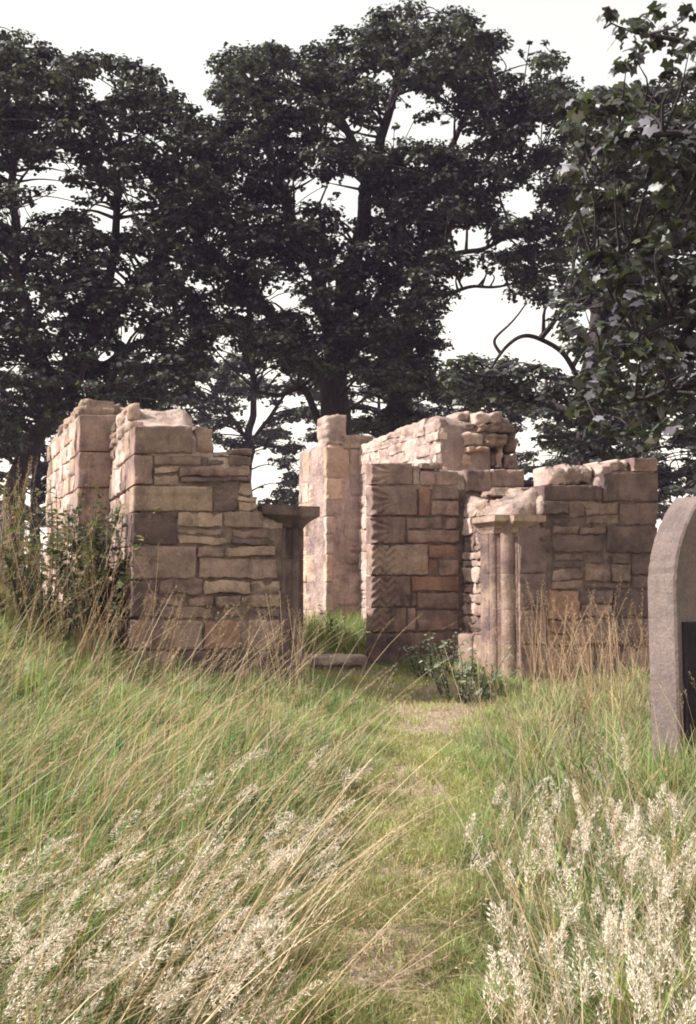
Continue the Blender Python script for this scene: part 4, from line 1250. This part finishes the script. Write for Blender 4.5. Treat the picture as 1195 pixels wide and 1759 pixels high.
def make_stuff(name, label, cat, parts, mat):
    V, Fq, C, nb = [], [], [], 0
    for (v, f, c) in parts:
        if f.shape[1] == 4:
            f = np.concatenate([f[:, [0, 1, 2]], f[:, [0, 2, 3]]])
        V.append(v); Fq.append(f + nb); C.append(c); nb += len(v)
    o = obj(name, npmesh(name, np.concatenate(V), np.concatenate(Fq), False, np.concatenate(C)), None, M[mat])
    return tag(o, label, cat, kind='stuff')

# short turf over path and meadow floor
def short_turf():
    X, Y = scatter(110000, 2.2, 17)
    Y2 = 2.2 * (12 / 2.2) ** rng.random(90000)
    X2 = interp(Y2, PATH_X) + rng.normal(0, .7, len(Y2)) * path_w(Y2) * 1.2
    X = np.concatenate([X, X2]); Y = np.concatenate([Y, Y2])
    ok = clear_walls(X, Y); X, Y = X[ok], Y[ok]
    d = np.abs(path_d(X, Y))
    P = np.column_stack([X, Y])
    bare = vnoise(P * 2.3, 4) + .6 * vnoise(P * 6.1, 6)
    inner = (Y > 7.6) & (Y < 10.8) & (d < .9)
    keep = ~((d < .7) & (bare > .22 + .55 * d) & (rng.random(len(X)) < .8)) & ~(inner & (bare > -.1) & (rng.random(len(X)) < .65))
    X, Y, d = X[keep], Y[keep], d[keep]
    N = len(X)
    on = np.clip(1.5 - d, 0, 1)
    L = (rng.uniform(.05, .15, N) * (1 - on) + rng.uniform(.018, .07, N) * on) * np.clip(1 + .7 * vnoise(np.column_stack([X, Y]) * 4.5, 3), .3, 2)
    c = pal(GREEN, N, .3) * (1 - on[:, None]) + pal(YGREEN, N, .25) * on[:, None]
    shade = np.clip(1 + .35 * vnoise(np.column_stack([X, Y]) * 2.1, 41) + .3 * vnoise(np.column_stack([X, Y]) * 7, 43), .5, 1.5)
    c *= shade[:, None]
    dry = rng.random(N) < .2
    c[dry] = pal(STRAW, dry.sum())
    a = rng.uniform(0, 2 * math.pi, N)
    v, f, cc, _ = ribbons(np.column_stack([X, Y, ground_z(X, Y) - .005]), np.column_stack([np.cos(a), np.sin(a)]), rng.uniform(.1, 1.1, N), L, rng.uniform(.0025, .005, N) * (1 + Y * .08), 2, c)
    n2 = 9000
    lx, ly = scatter(n2, 2.2, 9)
    a2 = rng.uniform(0, 2 * math.pi, n2)
    lv, lf, lc, _ = ribbons(np.column_stack([lx, ly, ground_z(lx, ly) + .012]), np.column_stack([np.cos(a2), np.sin(a2)]), rng.uniform(2.5, 5, n2), rng.uniform(.03, .07, n2), rng.uniform(.002, .004, n2), 3, pal(STRAW, n2) * 1.15, curve=1.1, droop=.16)
    make_stuff('short_grass', 'short yellow-green turf along the trodden path', 'grass', [(v, f, cc), (lv, lf, lc)], 'grass')
short_turf()

def meadow():
    # tufts of blades springing from shared crowns
    n = 3400
    X, Y = scatter(n, 1.9, 15)
    P = np.column_stack([X, Y])
    d = path_d(X, Y)
    ok = clear_walls(X, Y, .03) & (np.abs(d) > 1.0) & ~((Y > 9.2) & (d > -2.6) & (d < 1.4) & (Y < 11.0))
    X, Y = X[ok], Y[ok]
    per = rng.integers(14, 52, len(X))
    big = rng.uniform(.55, 1.35, len(X)); hue = rng.random(len(X)); dr = rng.random(len(X))
    i = np.repeat(np.arange(len(X)), per)
    a = rng.uniform(0, 2 * math.pi, len(i)); r = np.abs(rng.normal(0, .05, len(i)))
    tx, ty = X[i] + np.cos(a) * r, Y[i] + np.sin(a) * r
    # plus loose blades between
    m = 42000
    lx, ly = scatter(m, 2.1, 16)
    d = path_d(lx, ly); ad = np.abs(d)
    dens = np.clip((ad - .85) / .5, 0, 1) * np.clip(.7 + .5 * vnoise(np.column_stack([lx, ly]) * 1.6, 12), .1, 1)
    dens *= np.where((ly > 9.2) & (d > -2.6) & (d < 1.4) & (ly < 11.0), .15, 1)
    ok = (rng.random(m) < dens) & clear_walls(lx, ly, .02)
    lx, ly = lx[ok], ly[ok]
    X = np.concatenate([tx, lx]); Y = np.concatenate([ty, ly])
    N = len(X); T = len(tx)
    sz = np.concatenate([big[i], rng.uniform(.6, 1.1, N - T)])
    hv = np.concatenate([hue[i], rng.random(N - T)]); dv = np.concatenate([dr[i], rng.random(N - T)])
    d = path_d(X, Y); ad = np.abs(d); left = d > 0
    P = np.column_stack([X, Y])
    hgt = np.clip((ad - .7) / 1.3, .3, 1) * sz * (1 + .25 * vnoise(P * 1.3, 14))
    hgt *= np.where(left, interp(Y, [(4, 1), (6, .85), (7.2, .62), (9, .55)]), interp(Y, [(5, 1), (8, .8), (9.5, .6)]))
    L = rng.uniform(.14, .42, N) * hgt
    # own spread plus the general leaning over to the right on the left bank
    ca = np.concatenate([a, rng.uniform(0, 2 * math.pi, N - T)])
    wx = np.cos(ca) * .55 + np.where(left, .55, -.12); wy = np.sin(ca) * .55 + .1
    ln = np.hypot(wx, wy) + 1e-6
    lean = np.clip(ln * rng.uniform(.5, 1.25, N), .05, 1.15)
    g = np.array(GREEN); c = pal(GREEN, N, .3)
    blue = hv < np.where(left, .22, .5)
    c[blue] = pal([(.155, .18, .12), (.20, .22, .155), (.13, .155, .10)], blue.sum(), .3)
    yel = hv > .8
    c[yel] = pal(YGREEN, yel.sum(), .25)
    dry = rng.random(N) < np.where(dv < .16, .75, .14)
    c[dry] = pal(STRAW, dry.sum())
    tip = c * 1.1; m = rng.random(N) < .3
    tip[m] = pal(STRAW, m.sum()) * .9
    v, f, cc, _ = ribbons(np.column_stack([X, Y, ground_z(X, Y) - .01]), np.column_stack([wx / ln, wy / ln]), lean, L, rng.uniform(.004, .0105, N), 5, c, curve=2.3, tipcol=tip, droop=.45)
    gx = rng.normal(1.78, .22, 900); gy = rng.normal(5.45, .16, 900)
    ga = rng.uniform(0, 2 * math.pi, 900)
    v2, f2, c2, _ = ribbons(np.column_stack([gx, gy, ground_z(gx, gy) - .01]), np.column_stack([np.cos(ga), np.sin(ga)]), rng.uniform(.1, .7, 900), rng.uniform(.2, .5, 900), rng.uniform(.004, .01, 900), 5, pal(GREEN[:3] + STRAW[:2], 900, .3), curve=2.0)
    m3 = 95
    bx, by = scatter(m3, 2.3, 6.0); k3 = np.abs(path_d(bx, by)) > 1.15; bx, by = bx[k3], by[k3]
    i3 = np.repeat(np.arange(len(bx)), 26); n3 = len(i3)
    a3 = rng.uniform(0, 2 * math.pi, n3)
    hx = bx[i3] + rng.normal(0, .035, n3); hy = by[i3] + rng.normal(0, .035, n3)
    tc3 = rng.uniform(.6, 1.15, len(bx))[i3]
    v3, f3, c3, _ = ribbons(np.column_stack([hx, hy, ground_z(hx, hy) - .01]), np.column_stack([np.cos(a3), np.sin(a3)]), rng.uniform(.1, .9, n3), rng.uniform(.2, .46, n3), rng.uniform(.007, .014, n3), 6, pal([(.09, .17, .05), (.13, .22, .07), (.10, .18, .075)], n3, .25) * tc3[:, None], curve=2.6, droop=.5)
    n4 = 2600
    qx = rng.uniform(-.75, .5, n4); qy = rng.uniform(11.5, 14.0, n4); k4 = clear_walls(qx, qy, .03); qx, qy = qx[k4], qy[k4]; n4 = len(qx)
    a4 = rng.uniform(0, 2 * math.pi, n4)
    v4, f4, c4, _ = ribbons(np.column_stack([qx, qy, ground_z(qx, qy) - .01]), np.column_stack([np.cos(a4), np.sin(a4)]), rng.uniform(.1, .9, n4), rng.uniform(.15, .42, n4), rng.uniform(.006, .012, n4), 4, pal(GREEN[:3] + YGREEN[:2] + STRAW[:1], n4, .3) * .8, curve=2.2)
    make_stuff('meadow_grass', 'long green grass blades on both sides of the path', 'grass', [(v, f, cc), (v2, f2, c2), (v3, f3, c3), (v4, f4, c4)], 'grass')
meadow()

def spikelets(P, T, n_per, length, radius, size, cols, N, thick=.13):
    """seed heads: small slivers round the last part of each stalk. P (N,3) tip, T (N,3) unit direction"""
    k = np.tile(np.linspace(0, 1, n_per), N)
    i = np.repeat(np.arange(N), n_per)
    Ls = length[i]; k = np.clip(k + rng.uniform(-.06, .06, len(k)), 0, 1)
    prof = np.sin(np.clip(k * .92 + .08, 0, 1) * math.pi) ** .7
    c = P[i] - T[i] * (Ls * (1 - k))[:, None]
    c[:, 2] -= .0
    rd = rand_unit(len(i)); rd -= T[i] * np.sum(rd * T[i], 1)[:, None]
    rd /= np.linalg.norm(rd, axis=1)[:, None] + 1e-9
    c = c + rd * (radius[i] * prof * rng.random(len(i)) ** .6)[:, None]
    dr = T[i] * .9 + rd * .5 + rand_unit(len(i)) * .3 + np.array([0, 0, -.12])
    dr /= np.linalg.norm(dr, axis=1)[:, None]
    sd = np.cross(dr, rand_unit(len(i))); sd /= np.linalg.norm(sd, axis=1)[:, None] + 1e-9
    s = size * rng.uniform(.7, 1.4, len(i))
    a = c - sd * (s * thick)[:, None]; b = c + sd * (s * thick)[:, None]; t = c + dr * s[:, None]
    V = np.stack([a, b, t], 1).reshape(-1, 3)
    Fc = np.arange(len(V)).reshape(-1, 3)
    C = np.repeat(pal(cols, len(i), .18), 3, axis=0)
    return V, Fc, C

def stalks(X, Y, L, ang, lean, cols, headcols, n_per, hl, hr, size, w=.0036, curve=1.15, droop=.3, S=5, thick=.13):
    N = len(X)
    v, f, c, cen = ribbons(np.column_stack([X, Y, ground_z(X, Y) - .01]), np.column_stack([np.cos(ang), np.sin(ang)]), lean, L, np.full(N, w) * rng.uniform(.7, 1.3, N), S, cols, curve=curve, taper=.5, droop=droop)
    tip = cen[:, -1]; T = cen[:, -1] - cen[:, -2]; T /= np.linalg.norm(T, axis=1)[:, None] + 1e-9
    sv, sf, sc = spikelets(tip + T * hl[:, None] * .3, T, n_per, hl, hr, size, headcols, N, thick)
    return [(v, f, c), (sv, sf, sc)]

def straw_left():
    parts = []
    # long leaning stalks sweeping to the right over the left-hand bank
    n = 3400
    X, Y = scatter(n, 2.4, 9.5)
    d = path_d(X, Y)
    P = np.column_stack([X, Y])
    keep = (d > .95) & clear_walls(X, Y, .05) & (rng.random(n) < np.clip(.5 + .7 * vnoise(P * 1.2, 31), .1, 1)) & ~((Y > 6.2) & (X < -1.2) & (rng.random(n) < .6))
    X, Y = X[keep], Y[keep]; N = len(X)
    L = rng.uniform(.5, .95, N) * interp(Y, [(5, 1), (7.5, 1.0)]); ang = R(10) + rng.normal(0, .3, N); lean = rng.uniform(.35, 1.0, N)
    parts += stalks(X, Y, L, ang, lean, pal(STRAW, N), STRAW, 26, rng.uniform(.07, .15, N), rng.uniform(.004, .012, N), .010)
    # right-hand bank: upright, leaning a little to the left
    n = 2200
    X, Y = scatter(n, 2.6, 9.6)
    d = path_d(X, Y)
    P = np.column_stack([X, Y])
    keep = (d < -1.25) & clear_walls(X, Y, .05) & (rng.random(n) < np.clip(.42 + .7 * vnoise(P * 1.3, 37), .06, 1))
    X, Y = X[keep], Y[keep]; N = len(X)
    L = rng.uniform(.45, .85, N); ang = R(160) + rng.normal(0, .8, N); lean = rng.uniform(.1, .55, N)
    parts += stalks(X, Y, L, ang, lean, pal(STRAW, N), STRAW, 24, rng.uniform(.06, .13, N), rng.uniform(.005, .014, N), .010)
    make_stuff('straw_grass', 'dry straw-coloured grass stalks leaning over the banks', 'dry grass', parts, 'straw')
straw_left()

def plumes():
    parts = []
    spots = [(560, 1420, 150, 50, 120), (420, 1490, 190, 60, 200), (300, 1610, 220, 80, 200), (100, 1470, 120, 70, 70), (90, 1640, 130, 80, 120), (500, 1560, 110, 60, 120), (400, 1680, 200, 60, 110),
             (960, 1400, 120, 50, 110), (1060, 1480, 150, 70, 150), (960, 1600, 150, 60, 70), (1120, 1640, 110, 80, 130), (1000, 1700, 180, 60, 80), (720, 1470, 60, 40, 14), (620, 1330, 120, 40, 40)]
    Xs, Ys = [], []
    for (x, y, sx, sy, n) in spots:
        n = int(n * .21); n = int(n * 1.2); px = rng.normal(x, sx * .85, n); py = rng.normal(y, sy * .85, n)
        for a, b in zip(px, py):
            r = ray(a, min(max(b, 1250), 1790))
            # head height about 0.4 m above the ground: find where the ray passes there
            Yg = np.linspace(1.6, 9, 60); Zr = EYE + r[2] / r[1] * Yg; Xr = r[0] / r[1] * Yg
            k = np.argmin(np.abs(Zr - (ground_z(Xr, Yg) + .40)))
            Xs.append(Xr[k]); Ys.append(Yg[k])
    X = np.array(Xs); Y = np.array(Ys)
    d = path_d(X, Y); ok = np.abs(d) > .7
    X, Y, d = X[ok], Y[ok], d[ok]; N = len(X)
    left = d > 0
    L = rng.uniform(.34, .64, N); ang = np.where(left, R(15), R(70)) + rng.normal(0, .85, N); lean = np.where(left, rng.uniform(.4, .85, N), rng.uniform(.1, .55, N))
    X = X - np.cos(ang) * L * lean * .8; Y = Y - np.sin(ang) * L * lean * .8
    parts += stalks(X, Y, L, ang, lean, pal(STRAW, N), CREAM, 150, rng.uniform(.08, .17, N), rng.uniform(.010, .030, N), .0095, thick=.15, w=.0024, curve=1.7, droop=.35, S=6)
    make_stuff('grass_plumes', 'pale feathery grass seed heads in the foreground', 'grass', parts, 'straw')
plumes()

# leafy weeds: each plant a thing with stems and foliage
def weed(name, label, px, py, Y, n_st, h, spread, leaf, per, cols, cat='weed', stemcol='bark', group=None, lean=0.0, leaf_from=.15, mat='weed_leaf', wide=.42):
    b = at(px, py, Y); gz = float(ground_z(b[0], b[1]))
    root = empty(name, (b[0], b[1], gz - .03), label, cat, group)
    loc = np.array([b[0], b[1], gz - .03])
    ch, cen, ax = [], [], []
    for k in range(n_st):
        a = rng.uniform(0, 2 * math.pi); r = rng.random() ** .5
        s = np.array([b[0] + math.cos(a) * r * spread * .5, b[1] + math.sin(a) * r * spread * .5, 0]); s[2] = float(ground_z(s[0], s[1])) - .02
        hh = h * rng.uniform(.6, 1.08)
        e = s + np.array([math.cos(a) * r * spread * .6 + lean * hh, math.sin(a) * r * spread * .6, hh])
        m = (s + e) / 2 + np.array([-lean * hh * .2, 0, hh * .08]) + rng.normal(size=3) * .04
        P, rr = smooth_chain([s, m, e], .006, .002, 6)
        ch.append((P, rr))
        t = rng.uniform(leaf_from, 1, per)
        q = np.column_stack([np.interp(t, np.linspace(0, 1, len(P)), P[:, j]) for j in range(3)])
        cen.append(q)
    V, Fq = tubes(ch, 5)
    obj('stems', npmesh('stems', V - loc, Fq, True), root, M[stemcol])
    q = np.concatenate(cen); N = len(q)
    d = rand_unit(N); d[:, 2] = d[:, 2] * .5 + .1; d /= np.linalg.norm(d, axis=1)[:, None]
    up = np.array([0, 0, 1.0]) + rand_unit(N) * .5
    sd = np.cross(d, up); sd /= np.linalg.norm(sd, axis=1)[:, None] + 1e-9
    nr = np.cross(sd, d)
    L = leaf * rng.uniform(.5, 1.2, N)
    lc = np.array([[0, 0, 0], [wide * .8, .35, .05], [wide, .6, .03], [0, 1.15, -.25], [-wide, .6, .03], [-wide * .8, .35, .05], [0, .5, -.04]])
    tr = np.array([[0, 1, 6], [1, 2, 6], [2, 3, 6], [3, 4, 6], [4, 5, 6], [5, 0, 6]])
    V = q[:, None] + L[:, None, None] * (lc[None, :, 0:1] * sd[:, None] + lc[None, :, 1:2] * d[:, None] + lc[None, :, 2:3] * nr[:, None])
    Fc = (tr[None] + (np.arange(N) * 7)[:, None, None]).reshape(-1, 3)
    C = np.repeat(pal(cols, N, .3), 7, axis=0)
    obj('foliage', npmesh('foliage', V.reshape(-1, 3) - loc, Fc, False, C), root, M[mat])
    return root

weed('bramble_bush', 'dark leafy bush pressed against the left pier corner', 160, 1100, 9.0, 60, 1.12, .42, .06, 44, [(.08, .095, .065), (.11, .125, .085), (.065, .075, .06), (.16, .155, .12)], 'bush')
weed('bramble_bush', 'tangled leafy bush in front of the wall stub on the far left', 80, 1110, 8.7, 70, 1.2, 1.1, .065, 36, [(.10, .12, .065), (.14, .15, .085), (.075, .09, .06), (.20, .17, .10)], 'bush')
weed('grey_weed', 'bushy grey-green weed at the foot of the moulded jamb', 795, 1185, 9.0, 20, .5, .46, .045, 22, [(.22, .24, .19), (.28, .30, .24), (.17, .20, .14)], 'weed')
weed('grey_weed', 'smaller grey-green weed growing against the zigzag pier', 745, 1165, 10.2, 14, .50, .32, .045, 20, [(.22, .24, .19), (.28, .30, .24), (.17, .20, .14)], 'weed')
weed('green_weed', 'fresh green weed growing inside the doorway before the far pier', 600, 1110, 12.2, 12, .5, .5, .05, 16, [(.15, .20, .08), (.19, .24, .10), (.12, .16, .07)], 'weed')

def dry_weed(name, label, px, py, Y, n, h, spread, cols, lean=0.0, group='dry weed clumps'):
    """a clump of dead, rust-coloured stalks with seed clusters"""
    b = at(px, py, Y); gz = float(ground_z(b[0], b[1]))
    root = empty(name, (b[0], b[1], gz - .03), label, 'dry weed', group)
    loc = np.array([b[0], b[1], gz - .03])
    X = b[0] + rng.normal(0, spread * .5, n); Yy = b[1] + rng.normal(0, spread * .25, n)
    ok = clear_walls(X, Yy, .03); X, Yy = X[ok], Yy[ok]; n = len(X)
    ang = rng.uniform(0, 2 * math.pi, n); ln = rng.uniform(.05, .5, n)
    if lean: ang = rng.normal(0, .5, n); ln = rng.uniform(.2, .5, n)
    L = h * rng.uniform(.35, 1.1, n)
    st = stalks(X, Yy, L, ang, ln, pal(cols, n), cols, 46, rng.uniform(.16, .30, n), rng.uniform(.008, .024, n), .011, w=.0036)
    v, f, c = st[0]
    obj('stalks', npmesh('stalks', v - loc, f, False, c), root, M['straw'])
    v, f, c = st[1]
    obj('seed_heads', npmesh('seed_heads', v - loc, f, False, c), root, M['straw'])
    return root
RUST = [(.40, .26, .15), (.48, .33, .20), (.34, .21, .13), (.54, .42, .28)]
dry_weed('dry_weed', 'tall rusty dry weeds before the dark right-hand front wall', 985, 1235, 8.5, 130, 1.0, .60, RUST)
dry_weed('dry_weed', 'tall dry weeds standing beside the gravestone', 1065, 1260, 7.4, 60, .9, .34, RUST)
dry_weed('dry_weed', 'narrow upright tuft of dry stalks before the left doorway jamb', 490, 1200, 8.2, 40, .95, .22, STRAW)
dry_weed('dry_weed', 'tawny dry weeds crowding the left edge beside the bush', 25, 1130, 8.3, 260, 1.25, .9, RUST + STRAW)
dry_weed('dry_weed', 'loose dry stalks leaning across the foot of the left pier front', 330, 1190, 7.8, 42, .75, .7, STRAW + RUST, lean=1)
dry_weed('dry_weed', 'thin dry stalks rising in front of the dark bush by the left pier', 140, 1150, 7.6, 45, .8, .45, RUST + STRAW, lean=1)

# ------------------------------------------------------------------ thin violet haze, added to lift the dark crowns towards purple
def build_haze():
    m = bpy.data.materials.new('violet_haze'); m.use_nodes = True
    n, l = m.node_tree.nodes, m.node_tree.links
    n.remove(n['Principled BSDF'])
    pv = n.new('ShaderNodeVolumePrincipled')
    pv.inputs['Color'].default_value = (.75, .58, 1.0, 1)
    pv.inputs['Density'].default_value = .0006
    l.new(pv.outputs[0], n['Material Output'].inputs['Volume'])
    x0, x1, y0, y1, z0, z1 = -302, 302, -102, 402, -6, 24
    v = [(x, y, z) for z in (z0, z1) for (x, y) in ((x0, y0), (x1, y0), (x1, y1), (x0, y1))]
    f = [(0, 3, 2, 1), (4, 5, 6, 7), (0, 1, 5, 4), (1, 2, 6, 5), (2, 3, 7, 6), (3, 0, 4, 7)]
    me = bpy.data.meshes.new('haze'); me.from_pydata(v, [], f); me.update()
    o = obj('haze', me, None, m)
    tag(o, kind='stuff')
build_haze()
